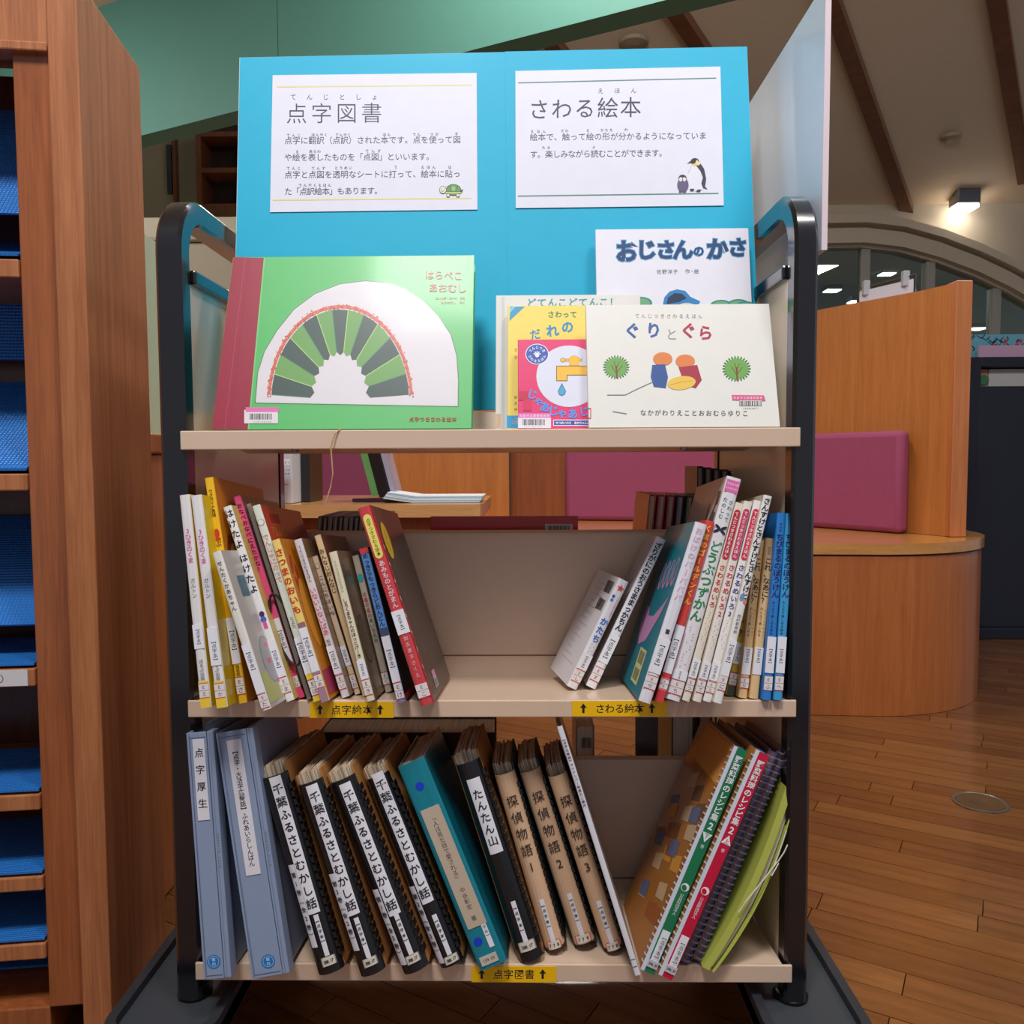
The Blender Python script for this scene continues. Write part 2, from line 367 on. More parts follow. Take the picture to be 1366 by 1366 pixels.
for k, (px, py) in enumerate([(765, 1345), (385, 1365)]):
    q = atz(px, py, 0); dd = q-CAM; t = 0
    # mirror the ray on the floor and meet the ceiling
    s = (2.77+0.35*(WY-q.y))/(-dd.z+0.35*dd.y); c = Vector((q.x+dd.x*s, q.y+dd.y*s, -dd.z*s))
    root = thing('lamp_or_glint', ['square downlight hidden behind the turquoise board, mirrored in the floor below', 'square downlight hidden behind the green beam, mirrored near the left wheel'][k], 'lamp', tuple(c), 'square downlights over the hall')
    MB().box(c.x-0.16, c.x+0.16, c.y-0.16, c.y+0.16, c.z-0.06, c.z+0.03, bev=0.01).build('housing', M_met, root)
    MB().box(c.x-0.13, c.x+0.13, c.y-0.13, c.y+0.13, c.z-0.075, c.z-0.0605).build('diffuser', mat((255, 252, 245), 0.4, emit=50.0), root)
# left walls
wl = MB().box(-4.7, -4.6, -2.2, 11, -0.05, 5.2); o = wl.build('wall_left', M_wall); o['kind'] = 'structure'
wl = MB().box(-4.6, -0.6, tz(5.6), tz(5.7), 0, 3.15); o = wl.build('wall_inner', mat((172, 168, 146), 0.85)); o['kind'] = 'structure'
# green hanging beam
H = 2.4
A = at(188, 181, 0); 
def atZ(px, py, z):
    d = ray(px, py); return CAM+d*((z-CAM.z)/d.z)
P1 = atZ(188, 181, H); P2 = atZ(888, 0, H); B1 = atZ(188, 198, H)
dr = (P2-P1); dr.z = 0; dr.normalize(); nb = Vector((-dr.y, dr.x, 0))
if nb.y < 0: nb = -nb
th = (B1-P1).dot(nb); s0 = P1-dr*1.6; s1 = P1+dr*5.0
d_ = ray(125, 12); tt = (s0-CAM).dot(nb)/d_.dot(nb); ztop = (CAM+d_*tt).z
gm = mat((88, 142, 126), 0.6)
seam = None; d_ = ray(370, 40); sp = CAM+d_*((s0-CAM).dot(nb)/d_.dot(nb)); ls = (sp-s0).dot(dr)
beam = thing('green_beam', None, None, (P1.x, P1.y, H)); beam['kind'] = 'structure'; beam.name = 'trim_8'; MW[beam.name] = MW.get('green_beam', Matrix.Translation((P1.x, P1.y, H)))
for a, b_ in ((0, ls-0.003), (ls+0.003, 6.6)):
    pl = [s0+dr*a, s0+dr*b_, s0+dr*b_+nb*th, s0+dr*a+nb*th]
    MB().prism([(v.x, v.y) for v in pl], H, ztop).build('beam_panel', gm, beam)
pl = [s0+nb*0.006, s1+nb*0.006, s1+nb*(th-0.006), s0+nb*(th-0.006)]
MB().prism([(v.x, v.y) for v in pl], H+0.003, ztop-0.003).build('beam_core', mat((50, 80, 72), 0.7), beam)
# built-in shelf on the inner wall seen above the left handle
YI = tz(5.58)
def wb_box(x0, y0_, x1, y1_, Y, dep):   # px box on plane Y -> world extents
    a = at(x0, y0_, Y); b = at(x1, y1_, Y); return a.x, b.x, b.z, a.z
x0, x1, z0, z1 = wb_box(275, 150, 345, 290, YI, 0)
sh = thing('wall_shelf', 'brown wooden wall shelf with empty compartments, left of the teal board', 'shelf', ((x0+x1)/2, YI-0.2, z0))
M_wd = wood((110, 62, 38), (134, 80, 50))
for a in ((x0, x0+0.035), (x1-0.035, x1)): MB().box(a[0], a[1], YI-0.2, YI-0.003, z0, z1).build('side_board', M_wd, sh)
MB().box(x0+0.035, x1-0.035, YI-0.02, YI-0.004, z0, z1).build('back_board', mat((60, 36, 26), 0.7), sh)
for zz in (z0, z0+(z1-z0)*0.33, z0+(z1-z0)*0.66, z1-0.03): MB().box(x0+0.035, x1-0.035, YI-0.2, YI-0.02, zz, zz+0.03).build('shelf_board', M_wd, sh)
x0, x1, z0, z1 = wb_box(232, 150, 241, 300, YI, 0)
o = MB().box(x0, x1, YI-0.05, YI-0.003, 0, z1, bev=0.004).build('trim_9', M_wd); o['kind'] = 'structure'
x0, x1, z0, z1 = wb_box(224, 195, 232, 260, YI, 0)
o = MB().box(x0, x1, YI-0.03, YI-0.003, z0, z1); pr_ = o.build('wall_poster', mat((60, 62, 74), 0.4)); tag(pr_, 'narrow dark blue poster on the pale wall above the left handle', 'poster')
x0, x1, z0, z1 = wb_box(180, 292, 345, 352, tz(4.6), 0)
ca_ = thing('low_cabinet', 'cream low cabinet behind the left cart handle', 'cabinet', ((x0+x1)/2, tz(4.6), 0))
MB().box(x0, x1+0.6, tz(4.6), tz(5.2), 0, z0+0.12, bev=0.01).build('body', mat((176, 162, 136), 0.6), ca_)
MB().box(x0-0.02, x1+0.62, tz(4.56), tz(5.2), z0+0.121, z1, bev=0.02).build('top', mat((196, 184, 158), 0.6), ca_)
# ------------------------------------------------------------------ furniture behind
BH = 0.546
def C(x, yc): return (x, tz(yc))
arc = [C(1.17+0.5*math.cos(t), 3.06+0.5*math.sin(t)) for t in [math.radians(a) for a in range(-90, 31, 8)]]
foot = [C(-0.9, 3.1), C(0.6, 3.1), C(0.75, 2.75), C(0.88, 2.58)]+arc+[C(1.4, 3.45), C(1.2, 3.7), C(0.9, 3.95), C(-0.9, 3.95)]
bench = thing('bench', 'orange wooden bench with rounded end under the purple seat back', 'bench', (1.0, tz(3.1), 0))
def inset(pl, d):
    cx = sum(p[0] for p in pl)/len(pl); cy = sum(p[1] for p in pl)/len(pl)
    return [(p[0]-(p[0]-cx)/math.hypot(p[0]-cx, p[1]-cy)*d, p[1]-(p[1]-cy)/math.hypot(p[0]-cx, p[1]-cy)*d) for p in pl]
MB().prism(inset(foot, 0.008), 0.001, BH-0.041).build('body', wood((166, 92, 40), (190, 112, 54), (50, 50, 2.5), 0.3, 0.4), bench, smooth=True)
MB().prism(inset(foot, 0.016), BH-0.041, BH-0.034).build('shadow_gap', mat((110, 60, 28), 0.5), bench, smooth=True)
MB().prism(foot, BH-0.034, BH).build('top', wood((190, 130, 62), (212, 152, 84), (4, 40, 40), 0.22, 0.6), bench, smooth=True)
# partition: curved wood panel on the bench
path = []
for px, yc in ((1266, 2.80), (1230, 2.90), (1180, 3.02), (1140, 3.12), (1090, 3.26), (1020, 3.42), (950, 3.54), (850, 3.64), (756, 3.70)):
    q = at(px, 560, tz(yc)); path.append(Vector((q.x, q.y, 0)))
part = thing('booth_partition', 'curved orange wooden partition rising behind the purple seat, right of the cart', 'partition', (path[2].x, path[2].y, BH))
def ribbon(pts, off0, off1, z0, z1, closed_end=True):
    L = len(pts); nn = []
    for i in range(L):
        t = (pts[min(i+1, L-1)]-pts[max(i-1, 0)]).normalized(); nn.append(Vector((t.y, -t.x, 0)))
    if nn[0].y > 0: nn = [-n for n in nn]     # toward viewer
    m = MB()
    m.sweep([p.copy() for p in pts], lambda i: [nn[i]*off0+Vector((0, 0, z0)), nn[i]*off1+Vector((0, 0, z0)), nn[i]*off1+Vector((0, 0, z1)), nn[i]*off0+Vector((0, 0, z1))])
    return m
ptop = at(1275, 378, tz(2.8)).z
M_w2 = wood(WOOD_B[0], WOOD_B[1], (40, 40, 2.2), 0.35, 0.3)
ribbon(path, -0.05, 0.0, BH+0.001, ptop).build('panel', M_w2, part, smooth=True)
e0 = path[0]; MB().box(e0.x-0.002, e0.x+0.052, e0.y-0.03, e0.y+0.05, BH+0.001, ptop+0.004, bev=0.003).build('end_post', wood((176, 104, 56), (198, 124, 74), (40, 40, 2.2)), part)
cz = at(1150, 576, path[2].y).z
cpath = [p for p in path[1:]]
q = at(1224, 600, path[1].y-0.02); cpath[0] = Vector((q.x, path[1].y+0.02, 0))
cush = ribbon(cpath, 0.004, 0.06, BH+0.002, cz)
co = cush.build('seat_cushion', mat((150, 66, 98), 0.85, noise=0.08), None, smooth=True)
bv = co.modifiers.new('b', 'BEVEL'); bv.width = 0.02; bv.segments = 3
tag(co, 'purple upholstered seat back fixed low on the curved wooden partition', 'cushion')
q0 = at(1214, 700, path[1].y-0.09); 
# panels further left, seen through the cart
def panel(name, lab, cat, px0, px1, yc, z0, z1, m, th_=0.04):
    a = at(px0, 640, tz(yc)); b = at(px1, 640, tz(yc))
    r = thing(name, lab, cat, ((a.x+b.x)/2, tz(yc), z0))
    MB().box(a.x, b.x, tz(yc), tz(yc)+th_, z0, z1, bev=0.003).build('board', m, r)
    MB().box(a.x, b.x, tz(yc)-0.004, tz(yc)+th_+0.004, z1, z1+0.02, bev=0.003).build('cap', m, r); return r
panel('screen_panel', 'orange wood screen behind the desk, seen under the top shelf', 'panel', 520, 679, 3.42, BH+0.001, 1.3, M_w2)
panel('screen_panel', 'darker wood screen between the orange screen and the purple seat', 'panel', 681, 757, 3.66, BH+0.001, 1.3, wood((120, 62, 28), (146, 78, 38), (40, 40, 2.2)))
panel('screen_panel', 'purple padded screen at the back left, behind the desk items', 'panel', 428, 518, 3.5, BH+0.001, 1.3, mat((128, 52, 84), 0.8))
panel('screen_panel', 'dark brown screen at the far left behind the desk', 'panel', 340, 426, 3.55, BH+0.001, 1.3, mat((62, 46, 42), 0.7))
# desk at left behind the cart
DZ = 0.80-(672-618)/1100*2.3
xr = at(644, 672, tz(2.3)).x
desk = thing('desk', 'light wood desk with rounded corner, seen through the gap above the left books', 'desk', (-0.6, tz(2.6), 0))
dp = [C(-1.1, 2.3), C(xr-0.03, 2.3), C(xr-0.008, 2.31), C(xr, 2.335), C(xr, 2.9), C(xr-0.15, 3.0), C(-1.1, 3.0)]
MB().prism(dp, DZ-0.037, DZ).build('desk_top', wood((200, 144, 88), (220, 168, 112), (3, 40, 40), 0.2, 0.5), desk, smooth=True)
MB().box(-1.1, xr-0.05, tz(2.34), tz(2.36), 0.002, DZ-0.037).build('front_panel', wood((160, 84, 40), (182, 104, 56), (40, 40, 2)), desk)
MB().box(xr-0.07, xr-0.05, tz(2.36), tz(2.95), 0.002, DZ-0.037).build('side_panel', M_w2, desk)
# items on the desk
def dbox(px0, px1, pytop, yc, dep): 
    a = at(px0, pytop, tz(yc)); b = at(px1, pytop, tz(yc)); return a.x, b.x, tz(yc), tz(yc)+dep, DZ+0.001, a.z
x0, x1, y0, y1, z0, z1 = dbox(374, 388, 560, 2.36, 0.22)
fb = thing('magazine_file', 'white magazine file with printed label standing on the desk, far left', 'file', ((x0+x1)/2, y0, z0))
MB().box(x0, x1, y0, y1, z0, z1, bev=0.002).build('body', mat((205, 205, 212), 0.5), fb)
pr = Print(lambda u, v: (u, v), Matrix(((1, 0, 0, 0), (0, 0, -1, 0), (0, 1, 0, 0), (0, 0, 0, 1))) , lift=0)
def fprint(root, Y, draw, name='label_print', label=None):       # print on a world plane facing the camera, drawn in pixels
    I = MW[root.name].inverted()
    def f(px, py):
        q = at(px, py, Y); return q.x, q.z
    Fm = I @ Matrix(((1, 0, 0, 0), (0, 0, -1, Y), (0, 1, 0, 0), (0, 0, 0, 1)))
    p_ = Print(f, Fm, down=True); draw(p_); return p_.build(name, root, label)
fprint(fb, y0, lambda p: (p.rect(375, 612, 387, 620, WHT), p.h('きまで', 377, 385, 617, 4, BLK), p.h('ヘッドの', 376.5, 385.5, 627, 3.2, BLK), p.h('ご利用', 377, 385, 632, 3.2, BLK), p.h('number', 376, 385, 646, 3, BLK)))
x0, x1, y0, y1, z0, z1 = dbox(400, 411, 540, 2.45, 0.16)
bo = thing('black_bookend', 'black upright file beside the white magazine file on the desk', 'file', ((x0+x1)/2, y0, z0))
MB().box(x0, x1, y0, y1, z0, z1-0.03, bev=0.002).build('body', mat((28, 26, 30), 0.4), bo)
MB().box(x0-0.03, x0-0.002, y0+0.02, y1, z0, z1-0.05, bev=0.002).build('insert', mat((150, 145, 150), 0.5), bo)
# leaflet stand
a = at(470, 664, tz(2.42)); st = thing('leaflet_stand', 'black leaflet stand with clear pocket leaning on the desk', 'stand', (a.x+0.06, tz(2.5), DZ))
MB().prism([(0, 0), (0.13, 0), (0.17, 0.03), (0.06, 0.04)], 0.001, 0.012, T=Matrix.Translation((a.x, tz(2.42), DZ))).build('base', mat((44, 26, 38), 0.3), st)
S = Matrix.Translation((a.x+0.075, tz(2.45), DZ+0.012)) @ Matrix.Rotation(math.radians(-14), 4, 'Y')
MB().box(0, 0.035, 0, 0.14, 0, 0.26, T=S, bev=0.003).build('holder', mat((30, 22, 28), 0.3), st)
MB().box(-0.022, -0.0015, 0.005, 0.13, 0.01, 0.25, T=S).build('leaflet', mat((96, 150, 84), 0.5), st)
MB().box(0.037, 0.05, 0, 0.14, 0, 0.24, T=S).build('pocket', mat((190, 190, 215), 0.1, alpha=0.5), st)
a = at(512, 660, tz(2.38)); b = at(640, 668, tz(2.38))
bs = thing('brochure_stack', 'stack of pale blue and white brochures lying on the desk', 'brochures', ((a.x+b.x)/2, tz(2.45), DZ))
for i in range(6):
    pts = [(a.x+(b.x-a.x)*t+i*0.002, tz(2.37)+i*0.003) for t in (0, .3, 1)]
    m = MB(); L = [Vector((p[0], p[1], DZ+0.0015+i*0.0032+(0.012 if k == 0 else 0)*1.0)) for k, p in enumerate(pts)]
    m.sweep(L, lambda k: [Vector((0, 0, 0)), Vector((0, 0.17, 0)), Vector((0, 0.17, 0.0025)), Vector((0, 0, 0.0025))])
    m.build('brochure', mat([(214, 222, 230), (150, 190, 205), (226, 226, 230)][i % 3], 0.5), bs)
# white sign holder on the partition
SY = path[3].y-0.0
q0 = at(1147, 390, SY+0.06); q1 = at(1219, 372, SY-0.1)
hd = thing('sign_holder', 'clear clip frame holding a blank white card on top of the partition', 'sign', (q0.x, q0.y, ptop))
m = MB()
def quad3(a, b, th):
    nrm = (b-a).cross(Vector((0, 0, 1))).normalized()*th; return nrm
n_ = quad3(q0, q1, 0.002); zb = ptop-0.01; h0 = at(1147, 389, q0.y).z; h1 = at(1215, 372, q1.y).z
m.add([(q0.x, q0.y, zb), (q1.x, q1.y, zb), (q1.x, q1.y, h1), (q0.x, q0.y, h0), (q0.x+n_.x, q0.y+n_.y, zb), (q1.x+n_.x, q1.y+n_.y, zb), (q1.x+n_.x, q1.y+n_.y, h1), (q0.x+n_.x, q0.y+n_.y, h0)],
      [(0, 1, 2, 3), (7, 6, 5, 4), (0, 4, 5, 1), (3, 2, 6, 7), (1, 5, 6, 2), (0, 3, 7, 4)])
m.build('card', mat((205, 200, 208), 0.5), hd)
e = (q1-q0)*0.04
MB().tube([(q0.x-n_.x*3, q0.y, h0+0.012), (q1.x+e.x, q1.y+e.y, h1+0.014), (q1.x+e.x, q1.y+e.y, zb)], 0.004, 8).build('wire_frame', mat((130, 130, 128), 0.2, metal=0.8), hd)
for t, hh in ((0.12, h0), (0.85, h1)):
    c = q0+(q1-q0)*t; z_ = h0+(h1-h0)*t
    MB().box(c.x-0.012, c.x+0.012, c.y-0.012, c.y+0.012, z_-0.02, z_+0.035, bev=0.003).build('clip', mat((190, 190, 195), 0.2, alpha=0.8), hd)
# dark navy shelf unit at the right
NY = tz(3.72)
xa = at(1291, 600, NY).x; zt_ = at(1330, 476, NY).z; zb_ = at(1330, 489, NY).z; zo = at(1330, 515, NY).z
nv = thing('navy_shelf_unit', 'dark navy metal shelf unit at the right edge beside the wooden partition', 'shelf', (xa+0.5, NY, 0))
M_nv = mat((26, 28, 42), 0.45)
MB().box(xa, xa+0.05, NY, NY+0.4, 0.05, zt_, bev=0.003).build('post', M_nv, nv)
MB().box(xa+0.95, xa+1.0, NY, NY+0.4, 0.05, zt_, bev=0.003).build('post', M_nv, nv)
MB().box(xa+0.05, xa+0.95, NY, NY+0.4, zb_, zt_, bev=0.003).build('top_rail', M_nv, nv)
MB().box(xa+0.05, xa+0.95, NY+0.006, NY+0.03, 0.05, zo, bev=0.003).build('front_panel', mat((30, 33, 48), 0.5), nv)
MB().box(xa-0.005, xa+1.0, NY-0.02, NY+0.4, 0.001, 0.05, bev=0.004).build('plinth', M_nv, nv)
MB().box(xa+0.05, xa+0.95, NY+0.37, NY+0.39, zo, zb_).build('back_panel', M_nv, nv)
MB().box(xa+0.05, xa+0.95, NY+0.03, NY+0.37, zo-0.02, zo-0.003).build('shelf_board', M_nv, nv)
a = at(1304, 515, NY+0.05); b = at(1318, 490, NY+0.05)
tb_ = thing('shelved_book', 'picture book with orange and green cover inside the navy unit', 'book', (a.x, NY+0.05, zo))
MB().box(a.x, b.x, NY+0.05, NY+0.062, zo, zb_-0.006).build('cover', mat((190, 130, 90), 0.5), tb_)
MB().lathe([(0.025, 0), (0.02, 0.004)], T=Matrix.Translation((a.x+0.025, NY+0.049, zo+0.03)) @ Matrix.Rotation(math.pi/2, 4, 'X')).build('leaf_print', mat((60, 120, 80), 0.5), tb_)
wbk = thing('shelved_book', 'plain white book showing in the slot of the navy unit', 'book', (b.x+0.1, NY+0.05, zo))
MB().box(b.x+0.004, b.x+0.25, NY+0.05, NY+0.056, zo, zb_-0.006).build('cover', mat((200, 195, 190), 0.5), wbk)
MB().box(b.x+0.006, b.x+0.248, NY+0.056, NY+0.066, zo, zb_-0.008).build('pages', mat((215, 205, 190), 0.8), wbk)
# floral board and pink book on top of the unit
a = at(1290, 476, NY+0.12); zf = at(1330, 446, NY+0.12).z
fbx = thing('floral_board', 'board with light blue cherry pattern on top of the navy unit', 'display board', (a.x+0.3, NY+0.12, zt_))
MB().box(a.x, a.x+0.6, NY+0.12, NY+0.13, zt_+0.001, zf).build('board', mat((110, 175, 195), 0.6), fbx)
def dr_f(p):
    r2 = random.Random(2)
    for i in range(16):
        x, y = 1292+r2.random()*72, 450+r2.random()*22
        p.line([(x-6, y-3), (x, y+1), (x+5, y-4)], 1.2, (30, 40, 50), layer=(i == 0))
    p.n += 1
    for i in range(14):
        x, y = 1294+r2.random()*70, 452+r2.random()*18; p.ell(x, y, 2.6, 3, (205, 50, 80), n=10, layer=False)
    p.n += 1
    for i in range(14):
        x, y = 1294+r2.random()*70, 450+r2.random()*20; p.ell(x, y, 2.6, 1.1, (40, 90, 70), rot=r2.random()*3, n=8, layer=False)
fprint(fbx, NY+0.12, dr_f, 'cherry_pattern')
a = at(1306, 470, NY+0.06); zf = at(1330, 457, NY+0.06).z
pb = thing('display_book', 'pink picture book standing before the cherry board', 'book', (a.x+0.1, NY+0.06, zt_))
MB().box(a.x, a.x+0.3, NY+0.06, NY+0.072, zt_+0.001, zf-0.012, bev=0.001).build('cover', mat((205, 165, 190), 0.5), pb)
MB().box(a.x+0.003, a.x+0.297, NY+0.0721, NY+0.08, zt_+0.002, zf-0.014).build('pages', mat((220, 215, 205), 0.8), pb)
# floor outlet
q = atz(1308, 1071, 0); fo = thing('floor_outlet', 'round brass floor outlet cover set in the parquet', 'outlet', (q.x, q.y, 0))
TM = Matrix.Translation((q.x, q.y, 0))
MB().lathe([(0.06, 0.0004), (0.06, 0.003), (0.055, 0.004), (0.052, 0.002)], 32, T=TM).build('rim', mat((150, 140, 125), 0.3, metal=0.8), fo, smooth=True)
MB().lathe([(0.05, 0.0021), (0.05, 0.0034), (0.02, 0.0036), (0.018, 0.003), (0.002, 0.003)], 32, T=TM).build('cap', mat((110, 84, 58), 0.35, metal=0.4), fo, smooth=True)
# carrel desk and pale green panel at left, behind the bookcase
cr = thing('study_carrel', 'brown wooden carrel desk hidden behind the left bookcase', 'desk', (-0.95, tz(1.9), 0))
MB().box(-1.3, -0.625, tz(1.42), tz(2.25), 0.001, 0.82, bev=0.004).build('body', wood(*WOOD_A), cr)
MB().box(-1.31, -0.618, tz(1.41), tz(2.26), 0.8205, 0.857, bev=0.004).build('top', wood(*WOOD_A), cr)
yc0, yc1, zp = 1.5, 2.066, 1.305
R_ = 0.07
pl = [(yc0, 0.858), (yc1, 0.858), (yc1, zp-R_)]+[(yc1-R_+R_*math.cos(t), zp-R_+R_*math.sin(t)) for t in [math.radians(a) for a in range(15, 91, 15)]]+[(yc0, zp)]
gp = MB().prism(pl, -0.012, 0.012, T=Matrix(((0, 0, 1, -0.80), (1, 0, 0, -D), (0, 1, 0, 0), (0, 0, 0, 1)))).build('desk_screen', mat((166, 178, 152), 0.6))
tag(gp, 'pale green rounded privacy screen between bookcase and cart', 'screen')
# ------------------------------------------------------------------ left bookcase (turned slightly)
YF = tz(1.08)
c0 = at(126, 690, YF)                       # right front corner
thb = math.atan2(549-700, 1100)             # side panel direction
dv = Vector((math.sin(thb), math.cos(thb), 0)); lv = Vector((-math.cos(thb), math.sin(thb), 0))
# local frame: x to the right along the face, y into depth
FB = Matrix(((-lv.x, dv.x, 0, c0.x), (-lv.y, dv.y, 0, c0.y), (0, 0, 1, 0), (0, 0, 0, 1)))
bc = thing('bookcase', 'tall orange-brown wooden bookcase with blue sheets at the left edge', 'bookcase', FB)
FBi = FB.inverted()
def onface(px, py, yl):
    d = FBi.to_3x3() @ ray(px, py); o_ = FBi @ CAM; t = (yl-o_.y)/d.y; return o_+d*t
M_bc = wood((150, 86, 46), (188, 120, 74), (70, 70, 3), 0.62, 0.0); M_bc2 = wood((134, 72, 36), (170, 98, 54), (70, 70, 3), 0.33, 0.35); M_bi = wood((84, 40, 24), (108, 56, 34))
BT = at(183, 88, tz(1.32)).z; DEP = 0.25; xs = onface(86, 690, 0).x; xi = onface(42, 690, 0.012).x
def bl(name, x0, x1, y0, y1, z0, z1, m, bev=0.002, label=None):
    return MB().box(x0, x1, y0, y1, z0, z1, bev=bev).build(name, m, bc, world=False, label=label)
bl('side_panel', xs, 0, 0, DEP, 0.002, BT, M_bc)
bl('inner_stile', xi, xs-0.0005, 0.008, DEP-0.02, 0.06, BT-0.02, M_bc2)
bl('side_panel', -0.9, -0.87, 0, DEP, 0.002, BT, M_bc)
bl('back_panel', -0.87, xi, DEP-0.02, DEP-0.008, 0.06, BT-0.03, M_bi)
bl('top_board', -0.87, xs-0.0005, 0.001, DEP-0.02, BT-0.02, BT, M_bc)
z0 = onface(40, 68, 0).z; z1_ = onface(40, 16, 0).z
bl('head_rail', -0.87, xs-0.0005, 0.003, 0.03, z0, BT-0.021, M_bc)
bl('rail_lip', -0.87, xs-0.0005, -0.002, 0.0028, z0, z0+0.012, M_bc)
shelves = [(345, 370), (632, 655), (893, 917), (1062, 1083), (1172, 1191), (1262, 1283)]
zs = []
for a, b_ in shelves:
    z1 = onface(10, a, 0.004).z; z0 = onface(10, b_, 0.004).z; zs.append((z0, z1))
    bl('shelf_board', -0.87, xi-0.0005, 0.004, DEP-0.021, z0, z1, M_bc)
bl('plinth', -0.87, xi, 0.01, DEP-0.02, 0.002, 0.06, M_bc2)
# white label strip on a shelf edge
lz0 = onface(10, 916, 0).z; lz1 = onface(10, 895, 0).z; lx = onface(36, 905, 0).x
bl('shelf_label', lx-0.16, lx, 0.0015, 0.0036, lz0, lz1, mat((214, 212, 214), 0.5), bev=0, label='white paper strip on the shelf edge')
lp = Print(lambda u, v: (u, v), Matrix(((1, 0, 0, 0), (0, 0, -1, 0.0014), (0, 1, 0, 0), (0, 0, 0, 1))), lift=0.0001)
lp.ell(lx-0.036, (lz0+lz1)/2, 0.006, 0.006, BLK); lp.ell(lx-0.036, (lz0+lz1)/2, 0.0052, 0.0052, (214, 212, 214)); lp.build('label_print', bc)
# blue corrugated plastic sheets
bm_ = bpy.data.materials.new('corrugated_blue'); bm_.use_nodes = True; nt = bm_.node_tree; bb = nt.nodes['Principled BSDF']
bb.inputs['Base Color'].default_value = (lin(44), lin(120), lin(205), 1); bb.inputs['Roughness'].default_value = 0.28
tc = nt.nodes.new('ShaderNodeTexCoord'); sp_ = nt.nodes.new('ShaderNodeSeparateXYZ'); nt.links.new(tc.outputs['UV'], sp_.inputs[0])
mlt = nt.nodes.new('ShaderNodeMath'); mlt.operation = 'MULTIPLY'; mlt.inputs[1].default_value = 6.2832; nt.links.new(sp_.outputs[1], mlt.inputs[0])
sn = nt.nodes.new('ShaderNodeMath'); sn.operation = 'SINE'; nt.links.new(mlt.outputs[0], sn.inputs[0])
ml2 = nt.nodes.new('ShaderNodeMath'); ml2.operation = 'MULTIPLY'; ml2.inputs[1].default_value = 6.2832; nt.links.new(sp_.outputs[0], ml2.inputs[0])
sn2 = nt.nodes.new('ShaderNodeMath'); sn2.operation = 'SINE'; nt.links.new(ml2.outputs[0], sn2.inputs[0])
adn = nt.nodes.new('ShaderNodeMath'); adn.operation = 'ADD'; nt.links.new(sn.outputs[0], adn.inputs[0]); nt.links.new(sn2.outputs[0], adn.inputs[1])
bpn = nt.nodes.new('ShaderNodeBump'); bpn.inputs['Strength'].default_value = 0.55; bpn.inputs['Distance'].default_value = 0.0012
nt.links.new(adn.outputs[0], bpn.inputs['Height']); nt.links.new(bpn.outputs[0], bb.inputs['Normal'])
def blue_sheet(pts_px, ydep, lab):
    # profile: a sheet standing at depth, bending forward to its front bottom edge; pts = (px y, depth)
    xr_ = xi-0.002; xl_ = -0.86; rows = [Vector((0, yl, onface(20, py, yl).z)) for py, yl in pts_px]
    rr_ = []
    for i in range(len(rows)-1):
        for t in (0, .25, .5, .75): rr_.append(rows[i].lerp(rows[i+1], t))
    rr_.append(rows[-1]); m = MB()
    below = [z_[1] for z_ in zs if z_[1] < max(r.z for r in rr_)+0.002]; fl_ = (max(below) if below else 0.06)+0.004
    for r in rr_: r.z = max(r.z, fl_) if ydep else r.z; vs = []; L = len(rr_); s = 0; ss = []
    for i, r in enumerate(rr_):
        if i: s += (r-rr_[i-1]).length
        ss.append(s)
        for x in (xl_, xr_): vs.append(FB @ Vector((x, r.y, r.z)))
    m.add(vs, [(2*i, 2*i+1, 2*i+3, 2*i+2) for i in range(L-1)])
    o = m.build('plastic_sheet', bm_); me = o.data; uv = me.uv_layers.new(name='uv')
    for lo in me.loops:
        vi = lo.vertex_index; uv.data[lo.index].uv = ((xl_ if vi % 2 == 0 else xr_)/0.005, ss[vi//2]/0.005)
    so = o.modifiers.new('s', 'SOLIDIFY'); so.thickness = 0.003
    tag(o, lab, 'plastic sheet', 'blue corrugated plastic sheets lying in the bookcase')
blue_sheet([(150, 0.21), (230, 0.12), (287, 0.05)], 0, 'blue corrugated plastic sheet curving down in the topmost bookcase compartment')
blue_sheet([(326, 0.2), (338, 0.09), (343, 0.006)], 1, 'blue sheet lying flat on the top bookcase shelf')
blue_sheet([(396, 0.2), (440, 0.19), (481, 0.18)], 0, 'blue sheet hanging just below the top bookcase shelf')
blue_sheet([(512, 0.2), (575, 0.1), (622, 0.02), (629, 0.006)], 1, 'textured blue sheet resting on the second bookcase shelf')
blue_sheet([(690, 0.21), (760, 0.12), (835, 0.05)], 0, 'textured blue sheet bulging below the second bookcase shelf')
blue_sheet([(858, 0.19), (878, 0.08), (889, 0.006)], 1, 'blue sheet lying above the white shelf label')
blue_sheet([(1001, 0.16), (1035, 0.08), (1059, 0.006)], 1, 'blue sheet on the fourth bookcase shelf, below the white label')
blue_sheet([(1098, 0.19), (1140, 0.1), (1165, 0.03), (1169, 0.006)], 1, 'blue sheet curled on the fifth bookcase shelf')
blue_sheet([(1200, 0.19), (1235, 0.08), (1259, 0.006)], 1, 'blue sheet on the lowest bookcase shelf edge')
blue_sheet([(1284, 0.21), (1340, 0.14), (1420, 0.1)], 1, 'blue sheet in the bottom compartment of the bookcase')
